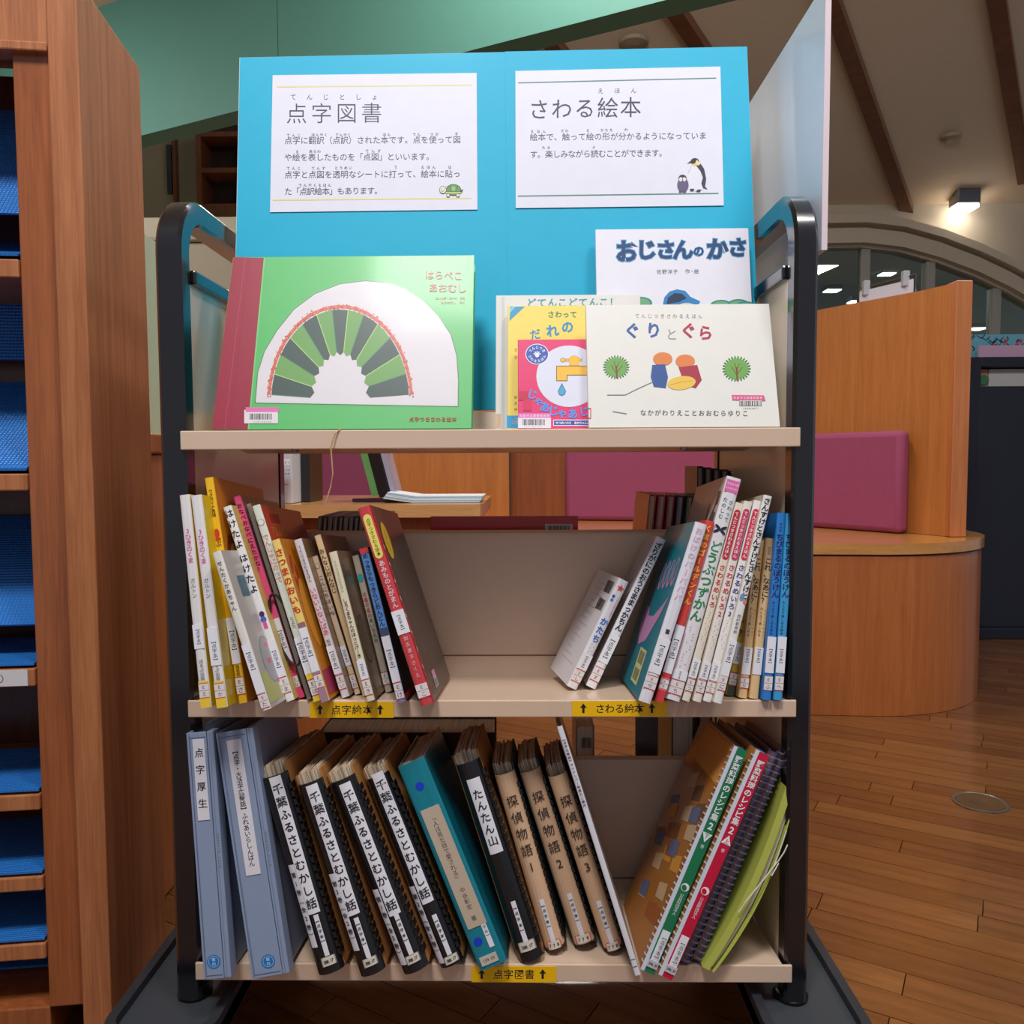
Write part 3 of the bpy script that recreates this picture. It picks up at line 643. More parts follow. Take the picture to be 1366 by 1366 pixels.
# ------------------------------------------------------------------ the book cart
K = 0.11                                        # slope of shelf floors and lean of books
CD = 0.42
lipT = [(241, 1063, 572, 598), (253, 1060, 935, 956), (263, 1060, 1287, 1309)]
xL = (at(241, 585, 0).x+at(263, 1298, 0).x)/2; xR = (at(1062, 585, 0).x+at(1060, 1298, 0).x)/2
cart = thing('book_cart', 'beige and black three-tier library book cart filled with braille picture books', 'book cart', (0, CD/2, 0))
ZL = [at(652, 572.5, -0.004).z, at(652, 934.5, -0.004).z, at(652, 1286.5, -0.004).z]
ZB = [at(652, 598, -0.004).z, at(652, 957, -0.004).z, at(652, 1309.5, -0.004).z]
for i in range(3):
    zt_, zb_ = ZL[i], ZB[i]; m = MB()
    m.box(xL, xR, -0.004, 0.0, zb_, zt_, bev=0.0012); m.box(xL, xR, CD, CD+0.004, zb_, zt_, bev=0.0012)
    c = CD/2; zl = zt_-K*c
    for (ya, za, yb, zb2) in ((0.0, zt_, c, zl), (c, zl, CD, zt_)):
        m.add([(xL+.012, ya, za), (xR-.012, ya, za), (xR-.012, yb, zb2), (xL+.012, yb, zb2), (xL+.012, ya, za-.002), (xR-.012, ya, za-.002), (xR-.012, yb, zb2-.002), (xL+.012, yb, zb2-.002)],
              [(0, 1, 2, 3), (7, 6, 5, 4), (0, 4, 5, 1), (2, 6, 7, 3), (1, 5, 6, 2), (3, 7, 4, 0)])
    # return flange under the lips
    m.box(xL, xR, 0.0, 0.012, zb_, zb_+0.0015); m.box(xL, xR, CD-0.012, CD, zb_, zb_+0.0015)
    m.build('shelf', M_cream, cart)
    for sx in (xL+0.14, xR-0.14):
        MB().lathe([(0.004, -0.003), (0.005, -0.0015), (0.005, 0)], 12, T=Matrix.Translation((sx, 0.004, zb_)) ).build('screw', M_met, cart)
# dividers
DVY = CD/2
for i, (ya, yb) in enumerate([(None, None), (707, None), (1008, None)]):
    if i == 0: zt_ = at(650, 553, 0.175).z
    else: zt_ = at(660 if i == 1 else 860, ya, DVY).z
    zb_ = ZL[i]-K*DVY
    if i == 0:
        m = MB(); m.sweep([Vector((xL+0.02, 0, 0)), Vector((xR-0.02, 0, 0))], lambda k: [Vector((0, 0.1, zb_+.002)), Vector((0, 0.118, zt_)), Vector((0, CD-0.118, zt_)), Vector((0, CD-0.1, zb_+.002))])
        m.build('shelf_ridge', M_cream, cart)
    else:
        prof = [(DVY-0.016, zb_+.001), (DVY-0.011, zb_+0.04), (DVY-0.010, zt_-0.012), (DVY-0.007, zt_-0.004), (DVY, zt_), (DVY+0.007, zt_-0.004), (DVY+0.010, zt_-0.012), (DVY+0.011, zb_+0.04), (DVY+0.016, zb_+.001)]
        m = MB(); m.sweep([Vector((xL+0.014, 0, 0)), Vector((xR-0.014, 0, 0))], lambda k: [Vector((0, p[0], p[1])) for p in prof])
        m.build('divider', M_cream, cart, smooth=True)
        MB().box(xL+0.02, xR-0.02, DVY-0.0132, DVY-0.012, zb_+0.032, zb_+0.0335).build('weld_seam', mat((128, 92, 70), 0.7, noise=0.4), cart)
# side panels, rails, posts, handles
ph = 0.031
XLo = at(205, 320, 0).x; XLi = at(240, 320, 0).x; XRo = at(1093, 340, 0).x; XRi = at(1061, 340, 0).x
zpan = at(240, 372, 0).z
zhand = at(222, 258, 0.03).z; zbase = at(1075, 1338, 0).z
for s, (xo, xi2, xp) in enumerate([(XLo, XLi, xL), (XRo, XRi, xR)]):
    xm = (xo+xi2)/2; wd = abs(xo-xi2)
    x0, x1 = min(xo, xi2), max(xo, xi2); Rr = 0.062
    pts = [(0.0+ph/2, zbase)]
    cy, czz = ph/2+Rr, zhand-ph/2-Rr
    for a in range(180, 89, -9): pts.append((cy+Rr*math.cos(math.radians(a)), czz+Rr*math.sin(math.radians(a))))
    cy2 = CD-ph/2-Rr
    for a in range(90, -1, -9): pts.append((cy2+Rr*math.cos(math.radians(a)), czz+Rr*math.sin(math.radians(a))))
    pts.append((CD-ph/2, zbase))
    m = MB(); P = [Vector((xm, a, b)) for a, b in pts]
    def sec(i):
        t = (P[min(i+1, len(P)-1)]-P[max(i-1, 0)]).normalized(); n = Vector((0, t.z, -t.y)) ; h_ = ph/2; c_ = 0.004; w2 = wd/2
        prof = [(-w2, -h_+c_), (-w2+c_, -h_), (w2-c_, -h_), (w2, -h_+c_), (w2, h_-c_), (w2-c_, h_), (-w2+c_, h_), (-w2, h_-c_)]
        return [Vector((a, 0, 0))+n*b for a, b in prof]
    m.sweep(P, sec); m.build('side_frame', M_black, cart, smooth=True)
    # panel between the posts
    xpn = xi2+(0.002 if s == 0 else -0.002)*1; xq = xi2+(0.006 if s == 0 else -0.006)
    pnx = (xo+xi2)/2
    px0, px1 = (xi2-0.006, xi2-0.002) if s == 0 else (xi2+0.002, xi2+0.006)
    MB().box(px0, px1, ph+0.0005, CD-ph-0.0005, ZB[2], zpan).build('side_panel', mat((236, 216, 188), 0.35, 0.3) if s else M_cream, cart)
    MB().box(px0-0.008, px1+0.008, ph+0.0005, CD-ph-0.0005, zpan, zpan+0.018, bev=0.003).build('side_rail', M_black, cart)
    # base tray
    xa, xb = (XLo-0.067, XLi+0.04) if s == 0 else (XRi-0.04, XRo+0.062)
    za = zbase-0.004; ya, yb = -0.075, CD+0.075
    def rr_poly(x0, x1, y0, y1, r, n=5):
        out = []
        for cx, cy_, a0 in ((x1-r, y0+r, -90), (x1-r, y1-r, 0), (x0+r, y1-r, 90), (x0+r, y0+r, 180)):
            for k in range(n+1):
                a = math.radians(a0+90*k/n); out.append((cx+r*math.cos(a), cy_+r*math.sin(a)))
        return out
    M_gr = mat((58, 62, 68), 0.5); 
    MB().prism(rr_poly(xa, xb, ya, yb, 0.03), za-0.02, za).build('base_tray', M_gr, cart, smooth=True)
    po = rr_poly(xa, xb, ya, yb, 0.03); pi_ = rr_poly(xa+0.012, xb-0.012, ya+0.012, yb-0.012, 0.02)
    m = MB(); n = len(po)
    m.add([(p[0], p[1], za-0.022) for p in po]+[(p[0], p[1], za+0.012) for p in po]+[(p[0], p[1], za+0.012) for p in pi_]+[(p[0], p[1], za+0.0005) for p in pi_],
          [(i, (i+1) % n, n+(i+1) % n, n+i) for i in range(n)]+[(n+i, n+(i+1) % n, 2*n+(i+1) % n, 2*n+i) for i in range(n)]+[(2*n+i, 2*n+(i+1) % n, 3*n+(i+1) % n, 3*n+i) for i in range(n)])
    m.build('bumper_rim', mat((44, 46, 52), 0.45), cart, smooth=True)
    for yy in (0.02, CD-0.02):
        m = MB(); T = Matrix.Translation((xm, yy, 0))
        m.lathe([(0.022, za+0.0006), (0.022, za+0.004), (0.018, za+0.006)], 20, T=T); m.build('post_foot', mat((30, 30, 34), 0.25, metal=0.5), cart, smooth=True)
        cs = MB(); cs.lathe([(0.03, -0.012), (0.034, -0.008), (0.034, 0.008), (0.03, 0.012)], 20, T=Matrix.Translation((xm, yy+0.015, 0.0345)) @ Matrix.Rotation(math.pi/2, 4, 'Y'))
        wl_ = cs.build('caster_wheel', mat((36, 36, 40), 0.5), cart, smooth=True)
        MB().box(xm-0.018, xm-0.014, yy-0.01, yy+0.03, 0.03, za-0.021).box(xm+0.014, xm+0.018, yy-0.01, yy+0.03, 0.03, za-0.021).box(xm-0.02, xm+0.02, yy-0.02, yy+0.03, za-0.028, za-0.0205).build('caster_fork', M_met, cart)
# crossbar under the bottom shelf
# yellow strips
def strip(x0, x1, y0, y1, txt, lab, hw=21):
    a = at(x0, y1, -0.0045); b = at(x1, y0, -0.0045)
    o = MB().box(a.x, b.x, -0.0048, -0.0042, a.z, b.z).build('shelf_label', mat((255, 200, 6), 0.4), cart, label=lab)
    yw = -0.0048; cy = (y0+y1)/2; w_ = x1-x0
    I = MW[cart.name].inverted()
    p_ = Print(lambda px, py: (at(px, py, yw).x, at(px, py, yw).z), I @ Matrix(((1, 0, 0, 0), (0, 0, -1, yw), (0, 1, 0, 0), (0, 0, 0, 1))), down=True, lift=0.00005)
    p_.h(txt, x0+w_*0.5-hw, x0+w_*0.5+hw, cy, 13.5, BLK, 0.01)
    for ax in (x0+w_*0.12, x1-w_*0.16):
        p_.poly([(ax, cy-7), (ax+4.5, cy-1), (ax+1.6, cy-1), (ax+1.6, cy+6), (ax-1.6, cy+6), (ax-1.6, cy-1), (ax-4.5, cy-1)], BLK)
    p_.build('label_lettering', o)
strip(413.5, 525, 936.5, 957.5, '点字絵本', 'yellow strip with arrows and black lettering')
strip(763, 890, 935, 955.5, 'さわる絵本', 'yellow strip with arrows and black lettering', 26)
strip(629, 742, 1289.5, 1310, '点字図書', 'yellow strip with arrows and black lettering')
# hanging thread
pts = [at(x, y, yy) for x, y, yy in ((462, 571.5, 0.01), (455, 571.8, -0.003), (447, 578, -0.0075), (443, 590, -0.009), (441.5, 600, -0.01), (443, 618, -0.011), (444, 632, -0.011), (441, 650, -0.011), (435, 669, -0.012))]
tag(MB().tube(pts, 0.0009, 6).build('frayed_thread', mat((200, 160, 110), 0.8)), 'frayed tan thread hanging over the edge of the top shelf', 'thread')
# white foam board at the right side
X = XRo+0.006
a = atx(1099, 200, X); b = atx(1000, 130, X)
ztp = atx(1040, 73, X).z
wbp = thing('foam_board', 'tall white foam board standing outside the right handle of the cart', 'board', (X, a.y, 0.86))
yA = atx(1096, 330, X).y
zfb = zpan+0.03
MB().box(X, X+0.006, yA+0.0005, yA+0.52, zfb, ztp, bev=0.0005).build('sheet', mat((214, 226, 240), 0.35, 0.2), wbp)
MB().box(X-0.0005, X+0.0065, yA-0.001, yA+0.0004, zfb, ztp).build('edge_tape', mat((232, 214, 220), 0.5), wbp)
for yy in (0.1, 0.3): MB().box(XRo-0.002, X-0.0006, yy, yy+0.02, zpan-0.01, zfb+0.02).build('hook_strip', mat((225, 225, 230), 0.4), wbp)
# ------------------------------------------------------------------ books standing on the cart
PG = paper_stack((196, 184, 160), (232, 224, 206)); PGB = paper_stack((150, 124, 100), (232, 212, 184), 'old')
PGW = paper_stack((190, 186, 180), (228, 224, 218), 'w')
def spine_frame(bx, by, tx, ty, tpx, shelf, yaw=0.0):
    zl = ZL[shelf]; c = proj(at(bx, by, -0.02)); t = tpx*c[2]/FPX
    th_ = abs(math.atan2(tx-bx, by-ty)); pb = atz(bx, by, zl+0.0008+t/2*math.sin(th_), K)
    # plane of the spine: perpendicular to the sloping floor
    pt = at(tx, ty, pb.y, pb.z, K)
    up = (pt-pb); Hh = up.length; up.normalize()
    n = Vector((0, 1, -K)); n = (n-up*n.dot(up)).normalized(); x = n.cross(up).normalized()
    M = Matrix(((x.x, n.x, up.x, pb.x), (x.y, n.y, up.y, pb.y), (x.z, n.z, up.z, pb.z), (0, 0, 0, 1)))
    if yaw: M = M @ Matrix.Rotation(yaw, 4, 'Z')
    return M, Hh, t, pb, pt
class Book: pass
def book(name, lab, pts, dep, shelf, spine=(235, 233, 236), cover=None, left=None, group=None, yaw=0.0, style='hard', pages=None, rough=0.35, ribs=False):
    bx, by, tx, ty, tpx = pts
    M, Hh, t, pb, pt = spine_frame(bx, by, tx, ty, tpx, shelf, yaw)
    dmax = (DVY-0.018) - pb.y - K*Hh*1.0
    dep = min(dep, dmax)
    r = thing(name, lab, 'book', M, group); B = Book(); B.r = r; B.t = t; B.H = Hh; B.d = dep; B.M = M
    cover = cover or spine; left = left or cover
    ms, mr, ml = mat(spine, rough, 0.3), mat(cover, rough, 0.3), mat(left, rough, 0.3)
    h = t/2; bt = min(0.0016, t*0.18)
    if style == 'hard':
        m = MB(); bul = min(0.0025, t*0.18)
        # cross-section: U open to the back
        out = [(-h, dep), (-h, bul), (-h*0.85, bul*0.35), (-h*0.45, 0), (h*0.45, 0), (h*0.85, bul*0.35), (h, bul), (h, dep)]
        inn = [(h-bt, dep), (h-bt, bul+bt), (-h+bt, bul+bt), (-h+bt, dep)]
        poly = out+inn; n = len(poly)
        vs = [Vector((p[0], p[1], 0)) for p in poly]+[Vector((p[0], p[1], Hh)) for p in poly]
        order = list(range(n))
        caps = [[0, 1, 10, 11], [1, 2, 3, 4, 5, 6, 9, 10], [6, 7, 8, 9]]
        for c_ in caps: m.add(vs, [tuple(c_), tuple(n+q for q in reversed(c_))], ms)
        for i in range(n):
            q = ms if 1 <= i <= 5 else (ml if i == 0 or i >= 9 else mr)
            m.add([vs[i], vs[(i+1) % n], vs[n+(i+1) % n], vs[n+i]], [(3, 2, 1, 0)], q)
        m.build('cover', None, r, world=False)
        MB().box(-h+bt+.0002, h-bt-.0002, bul+bt+.0004, dep-0.004, 0.003, Hh-0.003).build('pages', pages or PG, r, world=False)
    L = math.hypot(bx-tx, by-ty); u = Hh/L
    B.L = L; B.u = u; B.by = by; B.ty = ty; B.W = t/u
    B.p = Print(lambda x, y: (x*u, y*u), Matrix(((1, 0, 0, 0), (0, 0, -1, 0), (0, 1, 0, 0), (0, 0, 0, 1))), rough=0.45, lift=0.00035)
    B.Y = lambda y: (by-y)/(by-ty)*L
    return B
def side_print(B, right=True):          # print on a side cover: x = distance from spine in px units, y = height in px units
    s = 1 if right else -1; h = B.t/2; u = B.u
    F = Matrix(((0, 0, s, s*h), (s, 0, 0, 0.0), (0, 1, 0, 0), (0, 0, 0, 1))) if right else Matrix(((0, 0, -1, -h), (-1, 0, 0, B.d), (0, 1, 0, 0), (0, 0, 0, 1)))
    return Print(lambda x, y: (x*u, y*u), F, rough=0.45, lift=0.0003)
def braille_label(B, y0, y1, txt=True, full=True, x0=None, x1=None, size=None, ty0=None, ty1=None, out=0.0):
    a, b_ = B.Y(y0), B.Y(y1); w = B.W/2*0.97
    x0 = -w if x0 is None else x0; x1 = w if x1 is None else x1
    m = MB(); u = B.u; m.box(x0*u, x1*u, -0.0006-out, -0.0002-out, b_*u, a*u)
    o = m.build('spine_label', mat((236, 236, 242), 0.5), B.r, world=False)
    if txt:
        q = Print(B.p.f, B.p.F, lift=0.0007+out); ty0 = ty0 or y0+(y1-y0)*0.1; ty1 = ty1 or y1-(y1-y0)*0.08
        q.vt('【点字本】', (x0+x1)/2, B.Y(ty0), B.Y(ty1), size or min((B.Y(ty0)-B.Y(ty1))/4.9, (x1-x0)*0.8), BLK, 0.0); q.build('label_lettering', o)
    return o
KN = iter('えかさたまなはあいおきくけこしすせそちつてとにのひふへほみむめもやゆよらりるれろわ'*3)
def call_label(B, y0, y1, border=(205, 60, 60), bg=(232, 222, 220), t1='E'):
    a, b_ = B.Y(y0), B.Y(y1); w = B.W/2*0.93; p = B.p
    p.rect(-w, b_, w, a, bg); p.line([(-w, a), (w, a)], 1.1, border); p.line([(-w, b_), (w, b_)], 1.1, border)
    p.line([(-w, (a+b_)/2), (w, (a+b_)/2)], 0.6, (120, 100, 100))
    p.n += 1; p.ch(t1, 0, a+(b_-a)*0.27, (a-b_)*0.33, BLK); p.ch(next(KN), 0, a+(b_-a)*0.75, (a-b_)*0.36, BLK)
def fin(B, name='spine_print'):
    if B.p.mb.v: B.p.build(name, B.r)
G1 = 'braille picture books on the left half of the middle shelf'; G2 = 'touch books on the right half of the middle shelf'; G3 = 'binders and braille volumes on the bottom shelf'
PINK = (226, 84, 150); YEL = (240, 205, 60)
def std(B, title, c, y0, y1, size=None, bold=0.012, lab=None, call=None, extra=None, cx=0, wob=0, callc=(205, 60, 60), labtxt=(None, None)):
    p = B.p
    if title: p.vt(title, cx, B.Y(y0), B.Y(y1), size or min(B.W*0.92, (B.Y(y0)-B.Y(y1))/len(title)*1.02), c, bold, wob)
    if extra: extra(B, p)
    if lab: braille_label(B, lab[0], lab[1], ty0=labtxt[0], ty1=labtxt[1])
    if call: call_label(B, call[0], call[1], callc)
    fin(B); return B
# ---- middle shelf, left half
def ex(B, p):
    p.rect(-B.W*.46, 0, B.W*.46, B.Y(909), YEL); p.vt('ガルトン', 0, B.Y(772), B.Y(799), 7.5, (120, 120, 125)); p.vt('ほるぷ出版', 0, B.Y(880), B.Y(908), 6, (90, 90, 95))
B = book('picture_book', 'white-spined picture book at the far left of the middle shelf, first of two alike', (274.5, 944, 245.5, 660, 13.5), 0.2, 1, (232, 228, 226), (238, 206, 40), group=G1)
std(B, '3ひきのくま', (225, 90, 170), 705, 752, 9.5, 0.01, (834, 866), (912, 931), ex)
B = book('picture_book', 'white-spined picture book, second from the left end, yellow cover beside it', (296, 944, 261, 660.5, 14), 0.2, 1, (236, 232, 232), (242, 210, 36), group=G1)
std(B, '3ひきのくま', (225, 90, 170), 706, 753, 9.5, 0.01, (838, 888), (912, 931), ex, labtxt=(853, 885))
def ex(B, p):
    p.vt('ウクライナ民話', 0, B.Y(653), B.Y(690), 6, BLK, 0.01); p.ell(0, B.Y(712), 3.5, 6, (200, 60, 30)); p.rect(-4, B.Y(722), 4, B.Y(718), (200, 60, 30)); p.vt('福音館', 0, B.Y(887), B.Y(903), 6, BLK)
B = book('picture_book', 'tall yellow picture book with an orange cover, third from the left end', (324, 938, 278, 637, 11.5), 0.215, 1, (244, 190, 30), (214, 130, 30), group=G1)
q = side_print(B); q.ell(30, B.L*.55, 22, 60, (120, 60, 30)); q.ell(36, B.L*.62, 12, 26, (210, 150, 60)); q.build('cover_print', B.r)
std(B, 'てぶくろ', BLK, 706, 760, 9, 0.01, (825, 886), (904, 926), ex, labtxt=(838, 872))
B = book('picture_book', 'short greyish white picture book jutting out before the yellow one, cat drawing on its cover', (355.5, 947, 288, 736, 11.5), 0.2, 1, (230, 226, 216), (196, 192, 186), group=G1)
q = side_print(B); q.rect(4, 6, 150, 50, (196, 200, 130)); q.ell(52, 62, 26, 34, (150, 150, 158)); q.ell(52, 62, 24, 32, (176, 176, 182)); q.ell(60, 82, 8, 4, (220, 120, 130)); q.ell(52, 60, 9, 4, (220, 120, 130)); q.rect(30, 155, 60, 185, (80, 120, 140)); q.rect(60, 10, 100, 26, (236, 236, 236)); q.barcode(64, 12, 94, 22); q.rect(60, 27, 100, 33, (220, 120, 180)); q.build('cover_print', B.r)
std(B, 'せんたくかあちゃん', (60, 50, 45), 748, 816, 7, 0.008, (860, 925), (926, 944), None, labtxt=(867, 898))
def ex(B, p):
    p.vt('はけたよ', 0, B.Y(738), B.Y(793), 11.5, BLK, 0.014)
    p.ell(0, B.Y(820), 3.5, 4, (80, 40, 100)); p.ell(0, B.Y(827), 4, 4, (70, 110, 180)); p.rect(-2.6, B.Y(839), 2.6, B.Y(830), (226, 90, 150))
B = book('picture_book', 'white picture book whose large black title repeats twice down the spine', (387, 935, 302.5, 675.5, 11.5), 0.2, 1, (238, 236, 236), (222, 196, 104), group=G1)
std(B, 'はけたよ', BLK, 678, 733, 11.5, 0.014, (855, 903), (904, 924), ex, labtxt=(865, 895))
def ex(B, p):
    p.rect(-B.W*.48, 0, B.W*.48, B.Y(884), (235, 70, 120)); p.vt('おなべ', 0, B.Y(886), B.Y(901), 6, RED, 0.02)
B = book('picture_book', 'bright pink-spined picture book with a brownish cover', (401.5, 931, 315.5, 662, 10), 0.21, 1, (238, 84, 134), (128, 108, 96), group=G1)
std(B, 'おなべおなべにえたかな？', BLK, 671, 764, 7.5, 0.012, (826, 884), (902, 917), ex, labtxt=(838, 869))
# ribbon loop hanging from it
cp = [B.M @ Vector((B.t/2+0.001*i*0+0.003*math.sin(a)*1.0, -0.006-0.002*math.sin(a), B.u*(B.Y(842)+50*math.cos(a)))) for i, a in enumerate([2*math.pi*k/20 for k in range(20)])]
cp = [Vector((p_.x+0.011*math.sin(2*math.pi*k/20)+0.004, p_.y, p_.z)) for k, p_ in enumerate(cp)]
m = MB().tube(cp, 0.0019, 8, closed=True); a_ = cp[10]; m.tube([a_, a_+Vector((0.003, 0, -0.012)), a_+Vector((0.006, 0.001, -0.024))], 0.0017, 8)
m.build('bookmark_cord', mat((50, 30, 28), 0.7), B.r, smooth=True)
B = book('page_bundle', 'grey bundle of thick pages between the pink spine and the pale green one', (412.5, 933, 331, 672, 6), 0.19, 1, (140, 130, 120), (110, 98, 90), group=G1)
for k_ in (-1.6, 0, 1.6): B.p.line([(k_, 4), (k_, B.L-4)], 0.5, (90, 80, 74))
fin(B)
def ex(B, p):
    p.ell(0, B.Y(697), 4.5, 4.5, (90, 90, 90)); p.ell(0, B.Y(697), 4, 4, (232, 234, 222)); p.vt('とよた', 0, B.Y(823), B.Y(839), 6.5, (60, 60, 50)); p.rect(-B.W*.48, B.Y(906), B.W*.48, B.Y(899), YEL); p.rect(-B.W*.48, 0, B.W*.48, B.Y(928), YEL)
B = book('picture_book', 'pale green-white picture book with a red cover lettered in gold', (424, 935, 341, 674, 11), 0.21, 1, (226, 230, 212), (180, 44, 34), group=G1)
q = side_print(B); q.h('アルルカン', 22, 82, B.L-38, 17, (196, 140, 50), 0.012); q.rect(30, B.L-25, 70, B.L-12, (160, 36, 30)); q.build('cover_print', B.r)
std(B, 'でんしゃにのって', (226, 140, 140), 713, 778, 8.5, 0.01, (851, 899), (907, 927), ex, labtxt=(854, 888))
def ex(B, p): p.rect(-B.W*.48, B.Y(839), B.W*.48, B.Y(831), (150, 110, 120)); p.rect(-B.W*.48, 0, B.W*.48, B.Y(896), (170, 130, 150))
B = book('picture_book', 'yellow-spined picture book with bold red title and orange cover', (434, 936, 367, 720, 11), 0.2, 1, (244, 214, 120), (220, 138, 34), group=G1)
q = side_print(B)
for i, (x, y) in enumerate([(20, 190), (34, 175), (24, 158)]): q.ell(x, y, 5, 15, (190, 50, 40), rot=0.4*(i-1))
q.rect(8, 6, 70, 40, (180, 60, 90)); q.ell(40, 120, 26, 50, (234, 160, 50)); q.build('cover_print', B.r)
std(B, 'さつまのおいも', (205, 50, 30), 731, 820, 11.5, 0.028, (838, 896), (900, 917), ex, labtxt=(847, 880))
def ex(B, p): p.vt('てんじつきさわるえほん', 0, B.Y(728), B.Y(777), 4.8, (70, 70, 75)); p.vt('松谷', 0, B.Y(853), B.Y(863), 5, BLK)
B = book('picture_book', 'light grey picture book with pink title, tilted beside the orange cover', (461, 930, 396.5, 719.5, 11), 0.2, 1, (222, 218, 220), (150, 116, 84), group=G1)
std(B, 'いないいないばあ', (216, 80, 130), 784, 848, 8.5, 0.012, (862, 899), (901, 919), ex)
B = book('picture_book', 'thin tan picture book with faint round face at the top of its spine', (477, 926, 419.5, 742, 8), 0.19, 1, (222, 196, 166), (168, 110, 70), group=G1)
std(B, 'こんにちはいぬ', (90, 70, 120), 767, 822, 7, 0.01, (862, 888), (900, 918), lambda B, p: (p.ell(0, B.Y(755), 3.2, 4, (150, 140, 120)), p.ell(0, B.Y(755), 2.6, 3.3, (222, 196, 166))))
B = book('picture_book', 'rounded brown picture book with a cream spine, behind the thin tan one', (488, 928, 423, 714, 9), 0.2, 1, (228, 198, 150), (126, 74, 54), group=G1)
std(B, 'おんなじおんなじ', (70, 56, 40), 732, 792, 7.5, 0.012, None, None, None)
def ex(B, p): p.vt('てんじつきさわるえほん', 0, B.Y(748), B.Y(790), 5, (120, 160, 80))
B = book('picture_book', 'cream picture book with green heading, a grey animal outline on its cover', (494.5, 935, 443.5, 736, 11), 0.2, 1, (232, 220, 190), (158, 128, 100), group=G1)
q = side_print(B); q.ell(38, 80, 26, 34, (110, 96, 86)); q.ell(38, 80, 24.5, 32, (166, 138, 112)); q.h('しろくま', 14, 48, B.L-32, 12, (90, 60, 50), 0.01); q.build('cover_print', B.r)
std(B, 'しろくまちゃんのほっとけーき', (50, 45, 40), 799, 878, 7, 0.012, (881, 906), (907, 927), ex)
def ex(B, p): p.ell(0, B.Y(771), 4, 6, (60, 170, 165)); p.vt('のあいうえお', 0, B.Y(818), B.Y(858), 6, (90, 80, 80), 0.01)
B = book('picture_book', 'grey-beige picture book with a teal oval on its spine', (518.5, 923, 473.5, 741, 9.5), 0.19, 1, (190, 178, 160), (130, 104, 84), group=G1)
std(B, 'ぐるぐる', (190, 40, 70), 790, 818, 7, 0.02, None, (897, 913), ex, callc=(160, 30, 40))
def ex(B, p): p.rect(-B.W*.48, B.Y(738), B.W*.48, B.L, (226, 60, 60)); p.rect(-B.W*.48, B.Y(849), B.W*.48, B.Y(838), (70, 80, 110)); p.rect(-B.W*.48, 0, B.W*.48, B.Y(936), (226, 60, 60))
B = book('picture_book', 'blue-spined picture book with a red top and a black cover', (536, 937, 484.5, 731, 11.5), 0.2, 1, (96, 150, 216), (30, 26, 28), group=G1)
q = side_print(B); q.rect(3, 2, 180, 10, (190, 40, 50)); q.rect(5, 30, 22, 42, (60, 60, 66)); q.build('cover_print', B.r)
std(B, 'めっきらもっきらどおんどん', (30, 36, 80), 738, 836, 8.5, 0.014, (849, 910), (911, 932), ex, labtxt=(863, 895))
def ex(B, p):
    a, b_ = B.Y(688), B.Y(744); w = 5.5
    p.rect(-w, b_+w*.6, w, a-w*.6, (240, 226, 110)); p.ell(0, a-w*.7, w, w, (240, 226, 110)); p.ell(0, b_+w*.7, w, w, (240, 226, 110)); p.vt('点字つきさわる絵本', 0, a-4, b_+2, 6, (60, 50, 20), 0.012)
    p.vt('加古里子さくえ', 0, B.Y(848), B.Y(905), 6, (244, 210, 214))
B = book('picture_book', 'large red picture book with a yellow oval label, last on the left side', (570, 940, 485, 676, 17), 0.215, 1, (206, 66, 72), (74, 56, 50), group=G1, left=(190, 50, 60))
q = side_print(B); q.rect(0, 0, 10, B.L, (196, 60, 66)); q.ell(48, B.L-50, 26, 27, (232, 190, 40)); q.vt('点字つき', 48, B.L-32, B.L-68, 9, (90, 60, 20), 0.01)
for i in range(5): q.line([(30+8*i, B.L-40-40*i), (36+8*i, B.L-56-40*i)], 1.2, (190, 176, 160)); 
for i in range(8): q.ell(4.5, B.L-60-24*i, 2.4, 4, (240, 214, 206), rot=i)
q.rect(60, 12, 92, 34, (230, 150, 190)); q.rect(60, 10, 92, 26, (206, 200, 196)); q.barcode(64, 12, 88, 22); q.build('cover_print', B.r)
std(B, 'あみものとがまん', (244, 216, 220), 748, 812, 8.5, 0.014, (815, 846), (912, 930), ex)
# ---- middle shelf, right half
def ex(B, p):
    s = [(0+5.5*math.sin(k*math.pi/5)*(1 if k % 2 == 0 else .42), B.Y(785)+5.5*math.cos(k*math.pi/5)*(1 if k % 2 == 0 else .42)) for k in range(10)]
    p.n += 1; p.raw([(0, B.Y(785))]+s, [(0, 1+k, 1+(k+1) % 10) for k in range(10)], (222, 70, 50))
    p.vt('さわってあそぶえほん', 3, B.Y(796), B.Y(822), 3, PINK); p.ell(-4, B.Y(797), 2.2, 2.2, (60, 90, 190)); p.ell(-4, B.Y(802), 2.2, 2.2, (60, 150, 190))
    for k in range(6): p.ell(-2+4*(k % 2), B.Y(860+2.6*k), 0.6, 0.6, (150, 150, 150), n=6, layer=False)
B = book('picture_book', 'small white picture book with a red star, leaning left at the gap', (763, 918, 833, 774, 15.5), 0.15, 1, (232, 228, 232), (228, 224, 228), group=G2, yaw=math.radians(11))
q = side_print(B, False); W = B.d/B.u
for i in range(14): q.line([(W*.25, B.L*.9-i*9), (W*(.45+.4*random.random()), B.L*.9-i*9)], 0.7, (170, 168, 172), layer=(i == 0))
q.barcode(W*.62, B.L*.84, W*.9, B.L*.95); q.barcode(W*.62, B.L*.68, W*.9, B.L*.78); q.build('cover_print', B.r)
std(B, 'かたち', (50, 110, 200), 824, 858, 11, 0.03, (873, 893), (894, 909), ex, labtxt=(873, 893))
B = book('picture_book', 'tall white picture book with black brush title, leaning left beside the starred one', (788, 917, 882.5, 718, 15), 0.2, 1, (234, 232, 236), (200, 194, 196), group=G2)
q = side_print(B, False); q.h('くどうなおこ', 60, 90, B.L-14, 4, (120, 110, 112)); q.build('cover_print', B.r)
